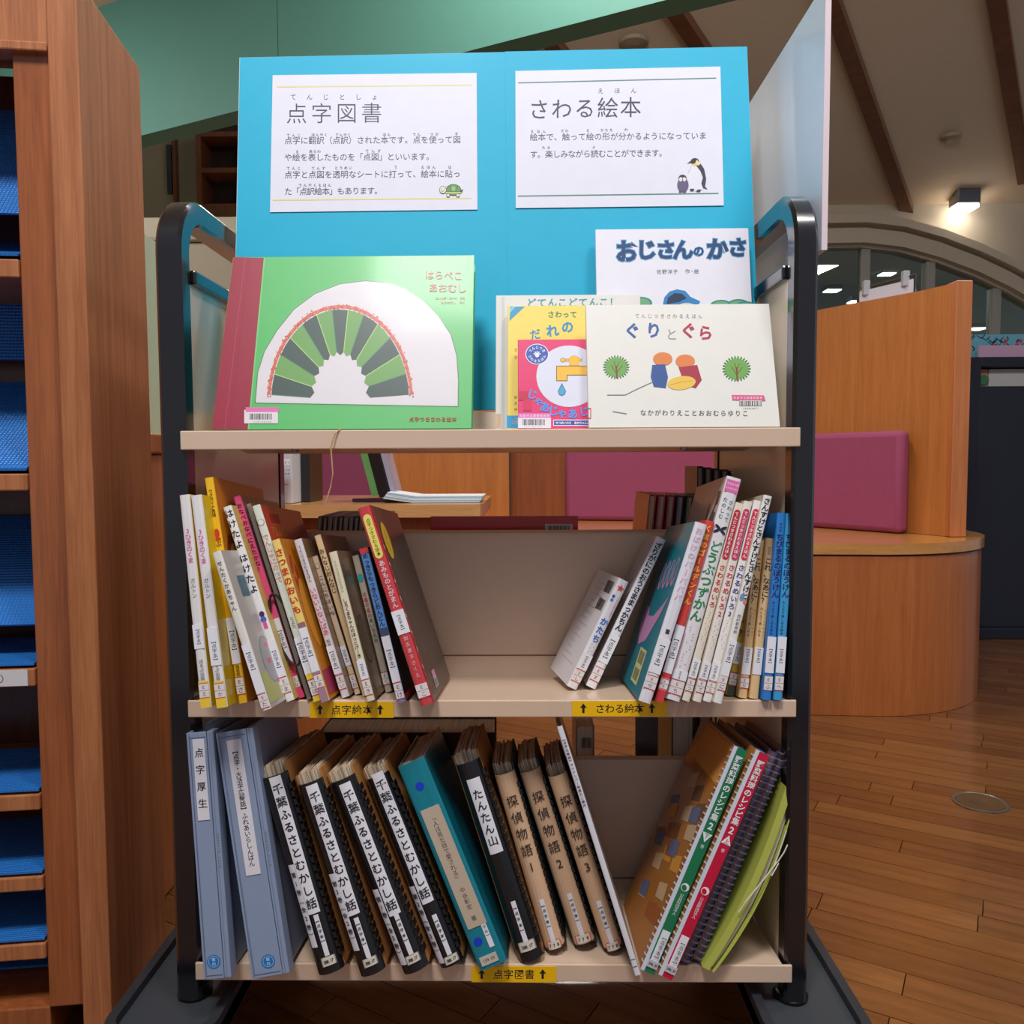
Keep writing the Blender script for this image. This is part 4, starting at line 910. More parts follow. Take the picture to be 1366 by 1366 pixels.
std(B, 'ざりがにのおうさままっかちん', BLK, 724, 842, 10.5, 0.03, (848, 884), (891, 908), None, labtxt=(850, 882))
def ex(B, p): p.rect(-2, B.Y(846), 3, B.Y(840), (60, 60, 60)); p.vt('おばけのバーバパパ', 0, B.Y(703), B.Y(803), 10, (222, 178, 206), 0.016)
B = book('picture_book', 'teal-covered picture book with a white spine and pale pink swirls', (860, 937, 936, 698, 16.5), 0.2, 1, (230, 228, 236), (16, 140, 160), group=G2)
q = side_print(B, False); W = B.d/B.u
for k in range(4): q.ell(W-30-k*30, B.L-72-k*3, 13, 21, (208, 150, 196)); q.ell(W-30-k*30, B.L-70-k*3, 8, 17, (16, 140, 160))
q.poly([(W-170, 78), (W-140, 62), (W-90, 74), (W-40, 116), (W-14, 146), (W-40, 132), (W-90, 110), (W-140, 108), (W-168, 124)], (208, 150, 196)); q.ell(W-152, 96, 24, 26, (208, 150, 196))
q.rect(W-110, 12, W-50, 62, (214, 214, 150)); q.barcode(W-102, 40, W-58, 58, 10); q.barcode(W-102, 16, W-58, 33, 10); q.build('cover_print', B.r)
std(B, '', BLK, 0, 1, lab=(853, 898), call=(902, 919), extra=ex, labtxt=(857, 892))
def ex(B, p): p.rect(-B.W*.47, 0, B.W*.47, B.Y(898), (214, 60, 66)); p.rect(-B.W*.47, B.Y(920), B.W*.47, B.Y(905), (236, 220, 220))
B = book('picture_book', 'red-spined picture book with yellow lettering, behind the teal one', (879, 936, 948, 695, 12), 0.2, 1, (222, 66, 60), (214, 60, 58), group=G2)
std(B, 'くまのゴールデンくん', (246, 196, 60), 700, 808, 9.5, 0.03, (835, 898), (906, 919), ex, labtxt=(849, 883))
def ex(B, p):
    p.rect(-B.W*.45, B.Y(657), B.W*.45, B.Y(641), (226, 110, 176)); p.h('てんじつき', -6.5, 6.5, B.Y(646), 3.6, WHT, 0.02); p.h('さわるえほん', -7, 7, B.Y(652), 3.2, WHT)
    p.vt('さわって', 4.2, B.Y(666), B.Y(696), 6.5, (60, 120, 90), 0.01); p.vt('たのしむ', -4.2, B.Y(664), B.Y(694), 6.5, (60, 120, 90), 0.01)
    c = B.Y(707)
    for sx, sy in ((1, 1), (-1, 1), (1, -1), (-1, -1)): p.ell(sx*4, c+sy*2.6, 5, 2, (40, 44, 54), rot=sx*sy*0.6, n=10)
    for k in range(14): p.ell(random.choice((-3, 0, 3)), B.Y(838+4*k), 0.7, 0.7, (130, 130, 140), n=6, layer=False)
B = book('picture_book', 'thick white picture book with large green title and black butterfly, tallest on the right', (897.5, 934, 980, 637, 20), 0.215, 1, (232, 228, 232), (206, 196, 192), group=G2)
q = side_print(B, False); W = B.d/B.u; q.ell(W-35, B.L-62, 5, 34, (70, 80, 70), rot=-0.45); q.ell(W-60, B.L-60, 5, 26, (80, 100, 70), rot=0.1); q.barcode(W-28, B.L-40, W-10, B.L-20, 10); q.barcode(W-28, B.L-70, W-10, B.L-50, 10); q.build('cover_print', B.r)
std(B, 'どうぶつずかん', (40, 140, 80), 722, 830, 16, 0.03, (895, 907), (908, 926), ex, labtxt=(894, 908))
def pill(top, bot, col, num):
    def f(B, p):
        a, b_ = B.Y(top), B.Y(bot); w = 4.2
        p.rect(-w, b_+w, w, a-w, col); p.ell(0, a-w, w, w, col); p.ell(0, b_+w, w, w, col); p.vt('てんじつきさわるえほん', 0, a-3, b_+3, 5.4, WHT, 0.02)
        for k in range(14): p.ell(random.choice((-2, 0, 2)), B.Y(818+3.6*k), 0.6, 0.6, (170, 120, 120), n=6, layer=False)
    return f
B = book('maze_book', 'cream maze book with a red pill and red title, no number', (915, 935, 987, 671, 10.5), 0.2, 1, (232, 222, 206), (226, 216, 196), group=G2)
std(B, 'さわるめいろ', (205, 50, 50), 753, 812, 8.5, 0.02, (880, 904), (906, 922), pill(680, 747, (190, 40, 60), ''), labtxt=(881, 904))
B = book('maze_book', 'maze book with a pink-red pill, its red title ending in 2', (930, 936, 999, 669, 11), 0.2, 1, (236, 228, 220), (226, 216, 196), group=G2)
std(B, 'さわるめいろ2', (205, 50, 60), 753, 825, 9, 0.02, (884, 906), (908, 924), pill(679, 748, (206, 60, 100), ''), labtxt=(885, 906))
B = book('maze_book', 'maze book with a red pill, its blue title ending in 3', (943.5, 936, 1012, 668, 11), 0.2, 1, (238, 234, 232), (226, 216, 196), group=G2)
std(B, 'さわるめいろ3', (60, 70, 160), 753, 825, 9, 0.02, (884, 908), (910, 924), pill(679, 748, (210, 50, 80), ''), labtxt=(886, 908))
def ex(B, p): p.vt('西村繁男絵', 0, B.Y(820), B.Y(846), 5, (80, 80, 80)); p.ell(-2, B.Y(798), 3, 5, (110, 150, 200)); p.ell(3, B.Y(803), 2.6, 3, (210, 130, 120)); p.rect(-B.W*.4, B.Y(890), 0, B.Y(875), (140, 180, 140))
B = book('picture_book', 'white picture book with handwritten black title all down its spine', (957.5, 938, 1025, 661, 11), 0.205, 1, (236, 234, 230), (214, 206, 186), group=G2)
std(B, 'さんすけとさんすけとさんすけと', BLK, 664, 800, 9.5, 0.024, (855, 902), (902, 921), ex, wob=1.2, labtxt=(857, 888))
def ex(B, p): p.rect(-B.W*.47, 0, B.W*.47, B.Y(897), (70, 80, 60)); p.vt('へ？', 0, B.Y(824), B.Y(852), 11, BLK, 0.02)
B = book('picture_book', 'mustard picture book with a dark green foot, mostly behind the handwritten spine', (974, 928, 1012, 730, 11), 0.19, 1, (206, 170, 60), (180, 150, 60), group=G2)
std(B, '', BLK, 0, 1, lab=(858, 886), call=(898, 914), extra=ex, labtxt=(861, 885))
def ex(B, p): p.vt('新装版', 0, B.Y(729), B.Y(740), 3.5, (120, 110, 90)); p.vt('みんなで楽しめる', -2.4, B.Y(810), B.Y(850), 4.6, (90, 80, 60)); p.vt('ほどこしでもよう', 2.6, B.Y(812), B.Y(850), 2.8, (110, 100, 80))
for i, (b0, b1, t0, t1, lb) in enumerate([(991, 931, 1014.5, 720, 'peach braille book beside the mustard one, left of an alike pair'), (1006, 932, 1028, 718, 'peach braille book beside the blue ones, right of an alike pair')]):
    B = book('picture_book', lb, (b0, b1, t0, t1, 12), 0.2, 1, (232, 194, 140), (222, 186, 130), group=G2)
    std(B, 'これ、なあに？', (60, 46, 36), 744, 806, 9.5, 0.014, (864, 900), (904, 918) if i == 0 else None, ex, callc=(200, 40, 40), labtxt=(863, 887))
for i, (b0, b1, t0, t1, c_, lb) in enumerate([(1023, 934, 1043, 684, (44, 126, 206), 'deep blue braille book near the right post, left of a pair'), (1038, 934, 1055, 685, (62, 158, 214), 'lighter blue braille book against the right side panel')]):
    B = book('picture_book', lb, (b0, b1, t0, t1, 12), 0.2, 1, c_, c_, group=G2)
    std(B, 'ちびまるのぼうけん', (20, 40, 90), 712, 798, 10, 0.02, (850, 898), (902, 921), lambda B, p: (p.vt('新装版', 0, B.Y(697), B.Y(710), 3.5, (30, 60, 110)), p.vt('みんなで楽しめる絵本', -1.6, B.Y(802), B.Y(848), 4.4, (20, 40, 90))), callc=(90, 120, 190) if i == 0 else (200, 40, 60), labtxt=(863, 888))
# ---- bottom shelf
def lever_file(lab, pts, title, ty0, ty1, lx0, lx1, lab_y, size, seal):
    bx, by, tx, ty, tpx = pts
    M, Hh, t, pb, pt = spine_frame(bx, by, tx, ty, tpx, 2)
    r = thing('file_binder', lab, 'binder', M, G3); B = Book(); B.r = r; B.t = t; B.H = Hh; B.M = M; dep = min(0.225, DVY-0.018-pb.y-K*Hh); B.d = dep
    c_ = mat((140, 156, 184), 0.55); h = t/2
    MB().box(-h, h, 0, 0.003, 0, Hh, bev=0.0008).build('spine_board', c_, r, world=False)
    MB().box(-h-0.0035, -h-0.0005, 0.001, dep, 0.0, Hh, bev=0.0008).build('left_cover', c_, r, world=False)
    MB().box(h+0.0005, h+0.0035, 0.001, dep, 0.0, Hh, bev=0.0008).build('right_cover', c_, r, world=False)
    MB().box(-h+0.004, h-0.004, 0.012, dep-0.012, 0.006, Hh-0.012).build('pages', PGW, r, world=False)
    MB().box(h+0.0036, h+0.009, 0.0, 0.02, 0.0, Hh, bev=0.001).build('hinge_strip', c_, r, world=False)
    L = math.hypot(bx-tx, by-ty); u = Hh/L; B.L = L; B.u = u; B.W = t/u; B.Y = lambda y: (by-y)/(by-ty)*L
    B.p = Print(lambda x, y: (x*u, y*u), Matrix(((1, 0, 0, 0), (0, 0, -1, 0), (0, 1, 0, 0), (0, 0, 0, 1))), lift=0.0004)
    p = B.p; w = B.W*.46
    p.line([(-w, 5), (w, 5)], 0.7, (70, 80, 120)); p.line([(-w, L-7), (w, L-7)], 0.7, (70, 80, 120)); p.line([(-w, 4), (-w, L-4)], 0.6, (100, 112, 146))
    n = 24; c = (seal, B.Y(1283)); p.n += 1
    p.raw([(c[0], c[1])]+[(c[0]+(9.6 if k % 2 else 8.6)*min(1, B.W/22)*math.cos(k*math.pi/n), c[1]+(9.6 if k % 2 else 8.6)*math.sin(k*math.pi/n)) for k in range(2*n)], [(0, 1+k, 1+(k+1) % (2*n)) for k in range(2*n)], (30, 120, 190))
    p.ell(c[0], c[1], 7.2*min(1, B.W/22), 7.4, (190, 215, 235)); p.ell(c[0], c[1], 6.7*min(1, B.W/22), 6.9, (30, 120, 190)); p.vt('館内', c[0], c[1]+6, c[1]-6, 5, (200, 222, 240), 0.01)
    p.build('spine_print', r)
    a, b_ = B.Y(lab_y[0]), B.Y(lab_y[1])
    o = MB().box(lx0*u, lx1*u, -0.0009, -0.0003, b_*u, a*u).build('title_label', mat((228, 226, 232), 0.5), r, world=False)
    q = Print(p.f, p.F, lift=0.001); q.vt(title, (lx0+lx1)/2, B.Y(ty0), B.Y(ty1), size, BLK, 0.012); q.build('label_lettering', o)
    q2 = Print(lambda x, y: (x*u, y*u), Matrix(((1, 0, 0, h+0.006), (0, 0, -1, 0), (0, 1, 0, 0), (0, 0, 0, 1))), lift=0.0003)
    q2.n += 1
    for k, ch_ in enumerate('GAVATTE FILE'): q2.ch(ch_, 0, B.Y(1116+k*3.9), 4, (110, 120, 146), 0, -math.pi/2)
    q2.build('edge_lettering', r)
lever_file('narrow grey-blue file binder at the far left of the bottom shelf', (287, 1306, 263, 977, 23), '点字厚生', 993, 1084, -7, 9, (986, 1095), 13, 0)
lever_file('wide grey-blue file binder with a long white title label', (358, 1303, 309, 975, 37), '【点字・大活字広報誌】ふれあいらしんばん', 998, 1157, -9, 11, (987, 1168), 8.6, 3)
def comb_book(lab, pts, kind, dep=0.21, frac=0.975):
    bx, by, tx, ty, tpx = pts
    M, Hh, t, pb, pt = spine_frame(bx, by, tx, ty, tpx, 2)
    r = thing('comb_bound_book', lab, 'book', M, G3); B = Book(); B.r = r; B.t = t; B.H = Hh; B.M = M
    dep = min(dep, DVY-0.018-pb.y-K*Hh); B.d = dep; h = t/2
    kraft = mat((176, 120, 60) if kind != 'tan' else (36, 60, 50), 0.8); rnd = random.Random(int(bx))
    sp = mat((20, 20, 23), 0.3, 0.5) if kind == 'black' else mat((216, 178, 142), 0.6)
    ang_ = [math.radians(a) for a in range(180, -1, -20)]
    e = h*0.9; out = [(e*math.cos(a)*1.08, 0.012-0.012*math.sin(a)) for a in ang_]; inn = [(x*0.93, y+0.002) for x, y in reversed(out)]
    m = MB(); n = len(out)
    for i in range(n-1):
        P4 = [out[i], out[i+1], inn[n-2-i], inn[n-1-i]]
        m.prism(P4, 0.0 if kind == 'black' else 0.008, Hh*frac, sp)
    m.build('spine_cover', None, r, world=False)
    # page block in uneven gatherings
    m = MB(); k = 9; x0, x1 = -h*0.94, h*0.94-0.002
    for i in range(k):
        a = x0+(x1-x0)*i/k; b_ = x0+(x1-x0)*(i+1)/k
        m.box(a+0.0002, b_-0.0002, 0.0145+rnd.uniform(0, .002), dep-0.004-rnd.uniform(0, .006), 0.002, Hh+rnd.uniform(0.003, 0.008))
    m.build('pages', PGB, r, world=False)
    MB().box(-h-0.0001, -h*0.94-0.0003, 0.012, dep, 0.001, Hh+0.004).build('left_cover', kraft, r, world=False)
    MB().box(h*0.94-0.0017, h, 0.012, dep, 0.001, Hh+0.004).build('right_cover', kraft, r, world=False)
    m = MB(); nt_ = 21
    for i in range(nt_):
        z = 0.02+(Hh-0.045)*i/(nt_-1)
        m.box(h*0.86, h+0.0016, 0.0055, 0.021, z-0.0035, z+0.0035, T=None, bev=0)
    m.build('comb_teeth', mat((18, 18, 20), 0.35, 0.4), r, world=False)
    L = math.hypot(bx-tx, by-ty); u = Hh/L; B.L = L; B.u = u; B.W = t/u; B.Y = lambda y: (by-y)/(by-ty)*L; B.by = by; B.ty = ty
    # curved spine: drawing surface follows the curve
    def surf(x):
        c_ = max(-1, min(1, x*u/(e*1.08))); return 0.012-0.012*math.sqrt(1-c_*c_)
    B.surf = surf
    class CP(Print):
        def raw(s, pts_, fs, col):
            hh = s.l+s.n*s.st
            s.mb.add([Vector((p[0]*u, surf(p[0])-hh, p[1]*u)) for p in pts_], fs, mat(col, 0.5))
        def rect(s, x0, y0, x1, y1, col, layer=True):
            if layer: s.n += 1
            k = 6
            for i in range(k): a = x0+(x1-x0)*i/k; b_ = x0+(x1-x0)*(i+1)/k; s.raw([(a, y0), (b_, y0), (b_, y1), (a, y1)], [(0, 1, 2, 3)], col)
    B.p = CP(None, None, lift=0.0012); B.CP = CP
    return B
def paper(B, x0, x1, ya, yb, name='title_label', colr=(230, 229, 235), draw=None, lift=0.0009):
    q = B.CP(None, None, lift=lift); q.rect(x0, B.Y(yb), x1, B.Y(ya), colr); o = q.build(name, B.r)
    if draw:
        d = B.CP(None, None, lift=lift+0.0006); draw(d); d.build('label_lettering', o)
def foot_labels(B, y0, y1, cx=2, call=(1277, 1287), ctext='388.17', border=(150, 146, 140), cw=None):
    paper(B, cx-3.2, cx+3.2, y0, y1, 'spine_label', draw=lambda d: d.vt('【点字本】', cx, B.Y(y0+4), B.Y(y0+(y1-y0)*0.72), 5.2, BLK, 0.01))
    cw = cw or 9.5
    def dl(d):
        a, b_ = B.Y(call[0]), B.Y(call[1]); d.line([(cx-cw, a), (cx+cw, a)], 1.1, border); d.line([(cx-cw, b_), (cx+cw, b_)], 1.1, border); d.line([(cx-cw, b_), (cx-cw, a)], 1.1, border); d.line([(cx+cw, b_), (cx+cw, a)], 1.1, border)
        d.h(ctext, cx-cw*.6, cx+cw*.6, (a+b_)/2, 6, (60, 50, 50), 0.01)
    paper(B, cx-cw, cx+cw, call[0], call[1], 'call_number_label', (222, 212, 196), dl, 0.0021)
def chiba(lab, pts, title_y, vol, vy, vx, fy, call):
    B = comb_book(lab, pts, 'black')
    paper(B, -5, 11, title_y[0], title_y[1], draw=lambda d: d.vt('千葉ふるさとむかし話', 3, B.Y(title_y[0]+8), B.Y(title_y[1]-5), 14.5, BLK, 0.012))
    paper(B, vx-4.5, vx+4.5, vy[0], vy[1], 'volume_label', draw=lambda d: d.vt('第%s巻（全2巻）' % vol, vx, B.Y(vy[0]+8), B.Y(vy[1]-10), 8, BLK, 0.01), lift=0.0015)
    foot_labels(B, fy[0], fy[1], 4, call, cw=9)
chiba('black comb-bound book, leftmost of four alike, marked volume 1', (440, 1299, 361, 1029, 37), (1037, 1220), '1', (1152, 1262), -9.5, (1222, 1276), (1277, 1288))
chiba('black comb-bound book, second of four alike, marked volume 2', (496, 1301, 409, 1038, 35), (1048, 1222), '2', (1164, 1266), -9, (1226, 1280), (1279, 1289))
chiba('black comb-bound book, third of four alike, marked volume 1', (554, 1297, 452, 1034, 36), (1046, 1222), '1', (1184, 1284), -11, (1220, 1276), (1275, 1285))
chiba('black comb-bound book, fourth of four alike, marked volume 2, next to the teal binder', (602, 1289, 499, 1030, 34), (1032, 1206), '2', (1180, 1282), -11, (1222, 1275), (1276, 1285))
# teal binder
B = book('teal_binder', 'teal binder with two blue dots and a beige title label', (658.5, 1289, 548, 1017, 38), 0.21, 2, (10, 128, 146), (8, 112, 130), group=G3, pages=PGB)
p = B.p; p.ell(-1, B.Y(1049), 6, 6, (20, 60, 200)); p.ell(-7, B.Y(1254), 6, 6, (20, 60, 200)); p.build('dot_stickers', B.r)
a, b_ = B.Y(1078), B.Y(1236); u = B.u
o = MB().box(-13*u, 14*u, -0.0009, -0.0002, b_*u, a*u).build('title_label', mat((196, 178, 156), 0.6), B.r, world=False)
q = Print(B.p.f, B.p.F, lift=0.001); q.vt('『人は見た目で愛される』', 0, B.Y(1088), B.Y(1176), 8, (70, 60, 55), 0); q.vt('中谷彰宏', 0, B.Y(1184), B.Y(1214), 7.5, (70, 60, 55)); q.ch('著', 0, B.Y(1225), 7.5, (70, 60, 55)); q.build('label_lettering', o)
braille_label(B, 1219, 1266, x0=5, x1=12, size=5.5, ty0=1225, ty1=1255)
o = MB().box(-14*u, 10*u, -0.0012, -0.0002, B.Y(1284)*u, B.Y(1273)*u).build('call_number_label', mat((200, 190, 176), 0.5), B.r, world=False)
q = Print(B.p.f, B.p.F, lift=0.0013); q.h('159.09', -9, 5, B.Y(1278.5), 6, BLK); q.build('label_lettering', o)
B = comb_book('black comb-bound book with a short white title label, right of the teal binder', (709, 1282, 621, 1011, 36), 'black')
paper(B, -8.5, 10, 1039, 1139, draw=lambda d: d.vt('たんたん山', 0.8, B.Y(1052), B.Y(1130), 14.5, BLK, 0.012))
foot_labels(B, 1203, 1263, 1, (1256, 1268), '388.17', cw=11)
for i, (pts, ttl, cw_) in enumerate([((743, 1272, 671, 1027, 30), '探偵物語1', 9), ((783, 1267, 705, 1023, 31), '探偵物語2', 10), ((821, 1272, 742, 1029, 28), '探偵物語3', 9)]):
    B = comb_book(['tan paper-wrapped volume beside the black book with the short title', 'tan paper-wrapped volume in the middle of the three', 'tan paper-wrapped volume beside the thin white booklet'][i], pts, 'tan')
    y0 = [1058, 1052, 1058][i]; y1 = [1168, 1164, 1168][i]
    B.p.vt(ttl, 0, B.Y(y0), B.Y(y1), 16.5, (60, 44, 36), 0.004); fin(B)
    fy = [(1200, 1256), (1192, 1248), (1202, 1258)][i]
    foot_labels(B, fy[0], fy[1], 0, (fy[1]-1, fy[1]+9), ['778', '778', '778'][i], (214, 70, 60), cw_)
def ex(B, p):
    p.vt('【点字広報誌】マイナンバー制度のご案内', 0, B.Y(984), B.Y(1078), 4.4, BLK, 0.01); p.line([(-3, 12), (3, 12)], 0.8, BLK); p.line([(-3, 22), (3, 22)], 0.8, BLK)
B = book('booklet', 'thin white booklet leaning steeply right of the tan volumes', (851, 1301, 746.5, 969, 7.5), 0.21, 2, (226, 224, 232), (178, 166, 160), group=G3)
std(B, '', BLK, 0, 1, extra=ex)
# ring-bound recipe books
M_ring = mat((200, 205, 215), 0.15, 0.5, alpha=0.75); M_tr = mat((150, 130, 150), 0.15, 0.5, alpha=0.55)
def ring_book(lab, pts, color, front, mark, title=True):
    bx, by, tx, ty, tpx = pts
    M, Hh, t, pb, pt = spine_frame(bx, by, tx, ty, tpx, 2)
    r = thing('ring_bound_book', lab, 'book', M, G3); h = t/2; dep = min(0.2, DVY-0.018-pb.y-K*Hh)
    MB().box(-h*0.8, -h*0.8+0.0012, 0.008, dep, 0, Hh).build('left_cover', mat(front, 0.25, 0.4), r, world=False)
    MB().box(h*0.8-0.0012, h*0.8, 0.008, dep, 0, Hh).build('right_cover', mat((60, 90, 150), 0.3, 0.4), r, world=False)
    MB().box(-h*0.8+0.0014, h*0.8-0.0014, 0.009, dep-0.003, 0.002, Hh-0.002).build('pages', PGW if title else mat((120, 96, 108), 0.6), r, world=False)
    m = MB(); nr = 34
    for i in range(nr):
        z = 0.008+(Hh-0.016)*i/(nr-1)
        m.tube([(h*0.98*math.cos(a), 0.008-0.008*math.sin(a), z) for a in [math.radians(q) for q in range(-20, 201, 22)]], 0.0011, 5)
    m.build('ring_binding', M_ring if title else M_tr, r, world=False, smooth=True)
    L = math.hypot(bx-tx, by-ty); u = Hh/L; B = Book(); B.r = r; B.t = t; B.u = u; B.W = t/u; B.H = Hh; B.L = L; B.d = dep; B.Y = lambda y: (by-y)/(by-ty)*L
    B.p = Print(lambda x, y: (x*u, y*u), Matrix(((1, 0, 0, 0), (0, 0, -1, -0.002), (0, 1, 0, 0), (0, 0, 0, 1))), lift=0.0003)
    if title:
        MB().box(-h*0.45, h*1.0, -0.0018, -0.0008, 0, Hh).build('spine_strip', mat(color, 0.35, 0.3), r, world=False)
        MB().box(-h*1.0, -h*0.46, -0.0016, -0.0008, 0, Hh).build('clear_edge', mat((214, 220, 232), 0.2, 0.5), r, world=False)
        p = B.p; cx = B.W*0.14
        p.vt('野菜料理のレシピ集', cx, B.L-10, B.L-104, 10.5, WHT, 0.03); p.n += 1; p.ch('2', cx, B.L-112, 13, WHT, 0.03)
        s = 1 if mark == '上' else -1; c = B.L-127; p.poly([(cx-7, c-5*s), (cx+7, c-5*s), (cx, c+8*s)] if s > 0 else [(cx-7, c+5), (cx, c-8), (cx+7, c+5)], WHT)
        p.n += 1; p.ch(mark, cx, c-s*1.0, 7.5, color, 0.03); p.ch('巻', cx, c-14, 5.5, WHT)
        c = B.L-200; p.ell(cx, c, 5.6, 5.6, WHT); p.ell(cx-1, c-1, 3.4, 4.2, color, rot=.6); p.vt('公益財団法人', cx, c-9, c-40, 6, WHT)
        p.build('spine_print', r)
        braille_label(B, by-56, by-14, x0=cx-5.5, x1=cx+5.5, size=6.5, out=0.0024)
        for k, (nm) in enumerate(['call_number_label']):
            o = MB().box(-h*0.5, h*1.02, -0.0034, -0.0022, 8*u, 18*u).build(nm, mat((196, 192, 196), 0.4), r, world=False)
            q = Print(B.p.f, B.p.F, lift=0.0017); q.h('596.37', cx-5, cx+5, 13, 4.5, BLK, 0.01); q.build('label_lettering', o)
    return B
B = ring_book('ring-bound recipe book with a green spine strip', (863, 1296, 988, 998, 19), (20, 120, 78), (180, 116, 50), '下')
q = side_print(B, False); W = B.d/B.u; q.f = lambda x, y: (x*B.u, y*B.u); q.F = Matrix(((0, 0, -1, -B.t/2*0.8), (-1, 0, 0, B.d), (0, 1, 0, 0), (0, 0, 0, 1)))
for k in range(22): x_, y_ = W*(.06+.7*random.random()), B.L*(.03+.72*random.random()); q.poly([(x_, y_), (x_+W*.2, y_+B.L*.03), (x_+W*.16, y_+B.L*.1), (x_-W*.03, y_+B.L*.06)], random.choice([(214, 150, 60), (160, 90, 40), (120, 84, 60), (200, 170, 130), (100, 110, 140)]))
q.rect(W*.2, B.L-60, W*.98, B.L-4, (220, 150, 70)); q.build('cover_print', B.r)
ring_book('ring-bound recipe book with a crimson spine strip', (887, 1303, 1017, 1004, 19), (200, 16, 60), (190, 130, 60), '上')
ring_book('ring book in clear smoky plastic, right of the crimson one', (912, 1290, 1035, 1003, 15), (0, 0, 0), (110, 84, 96), '', False)
ring_book('ring book in clear lilac plastic, beside the lime folder', (929, 1287, 1049, 999, 14), (0, 0, 0), (120, 92, 110), '', False)
# lime folder, bulging
M, Hh, t, pb, pt = spine_frame(943, 1293, 1057, 1044, 9, 2)
r = thing('lime_folder', 'lime green paper folder tied with thin string, bulging against the right panel', 'folder', M, G3)
def leaf(off, bulge, th_, col, nm, d0=0.0, d1=0.19, h0=0, kd=None):
    m = MB(); n = 14; pts = []
    for i in range(n+1):
        s = i/n; pts.append(Vector((off+bulge*math.sin(math.pi*s**0.9), d0, h0+(Hh-h0)*s)))
    m.sweep(pts, lambda k: [Vector((0, 0, 0)), Vector((th_, 0, 0)), Vector((th_, d1-d0, 0)), Vector((0, d1-d0, 0))])
    return m.build(nm, mat(col, 0.5), r, world=False, smooth=True)
dp_ = min(0.19, DVY-0.02-pb.y-K*Hh)
leaf(-0.006, 0.010, 0.009, (184, 190, 84), 'left_cover', 0, dp_); leaf(0.0034, 0.0125, 0.0045, (206, 200, 180), 'pages', 0.006, dp_-.006, 0.004); leaf(0.0082, 0.015, 0.0012, (190, 198, 90), 'right_cover', 0, dp_)
m = MB(); cpt = [(0.009+0.013*math.sin(math.pi*s**.9), -0.003, Hh*s) for s in (0.55, 0.6, 0.66, 0.72, 0.78)]; cpt2 = [(0.012, -0.004, Hh*.62), (0.004, -0.006, Hh*.5), (-0.004, -0.006, Hh*.38), (-0.006, -0.005, Hh*.32)]
cpt2 = [(x+0.010, y, z) for x, y, z in cpt2]
m.tube(cpt, 0.0008, 5).tube(cpt2, 0.0008, 5).tube([(0.022, -0.005, Hh*.62), (0.024, -0.006, Hh*.68), (0.024, -0.006, Hh*.72)], 0.0008, 5).tube([(0.024, -0.005, Hh*.62), (0.022, -0.006, Hh*.55)], 0.0008, 5)
m.build('string', mat((226, 222, 206), 0.7), r, world=False)
# ------------------------------------------------------------------ display books on the top shelf
def cover_book(name, lab, bl_, br_, tl_, Y0, lean, th_, color, group=None, page=(226, 220, 206), rough=0.3, tr_=None, top=None):
    k = math.tan(math.radians(lean)); zf = ZL[0]-K*Y0+0.001
    P = lambda q: at(q[0], q[1], Y0, zf, k)
    # bottom edge rests on the shelf floor: x from pixels, z from the floor
    a, b_, c = P(bl_), P(br_), P(tl_)
    a.z = b_.z = min(a.z, b_.z) if False else zf; a.y = b_.y = Y0
    x = (b_-a); Wd = x.length; x.normalize(); cy = (c-a); n = Vector((0, 1, -k)).normalized(); up = n.cross(x).cross(n) if False else x.cross(n)*-1
    up = n.cross(Vector((-x.x, -x.y, -x.z))); up.normalize()
    if up.z < 0: up = -up
    Hh = cy.dot(up)
    r_ = thing(name, lab, 'book', Matrix(((x.x, n.x, up.x, a.x), (x.y, n.y, up.y, a.y), (x.z, n.z, up.z, a.z), (0, 0, 0, 1))), group)
    B = Book(); B.r = r_; B.W = Wd; B.H = Hh; B.t = th_
    M = MW[r_.name]; Mi = M.inverted()
    def f(px, py):
        d = Mi.to_3x3() @ ray(px, py); o_ = Mi @ CAM; t_ = -o_.y/d.y; q = o_+d*t_; return q.x, q.z
    B.f = f
    B.p = Print(f, Matrix(((1, 0, 0, 0), (0, 0, -1, 0), (0, 1, 0, 0), (0, 0, 0, 1))), down=True, rough=0.45, coat=0.1, lift=0.0002)
    cm = mat(color, 0.45, 0.12)
    m = MB(); m.box(0, Wd, 0, 0.002, 0, Hh, cm, bev=0.0006).box(0, Wd, th_-0.002, th_, 0, Hh, cm, bev=0.0006).box(0, 0.002, 0.002, th_-0.002, 0, Hh, cm)
    m.build('cover', None, r_, world=False)
    MB().box(0.0022, Wd-0.003, 0.0022, th_-0.0022, 0.003, Hh-0.003).build('pages', mat(page, 0.8), r_, world=False)
    return B
# board of teal card
kb = math.tan(math.radians(8.5)); YB = 0.135; zB = at(650, 553, 0.175).z+0.0008
def PB(q): return at(q[0], q[1], YB, zB, kb)
tl, tr, bl2 = PB((319, 76)), PB((997, 62)), PB((311, 556)); 
x = (tr-tl).normalized(); n = Vector((0, 1, -kb)).normalized(); up = Vector((0, kb, 1)).normalized(); x = (x-n*x.dot(n)).normalized(); up = x.cross(n)
if up.z < 0: up = -up
Hb = (tl.z-zB)/up.z; org = tl-up*Hb; Wb = (tr-tl).length
MBd = Matrix(((x.x, n.x, up.x, org.x), (x.y, n.y, up.y, org.y), (x.z, n.z, up.z, org.z), (0, 0, 0, 1)))
bd = thing('display_board', 'large turquoise display board with two paper notices standing on the top shelf', 'display board', MBd)
MBi = MBd.inverted()
def fb_(px, py):
    d = MBi.to_3x3() @ ray(px, py); o_ = MBi @ CAM; t_ = -o_.y/d.y; q = o_+d*t_; return q.x, q.z
MB().box(0, Wb, 0.001, 0.006, 0, Hb, bev=0.0005).build('backing_board', mat((226, 232, 240), 0.6), bd, world=False)
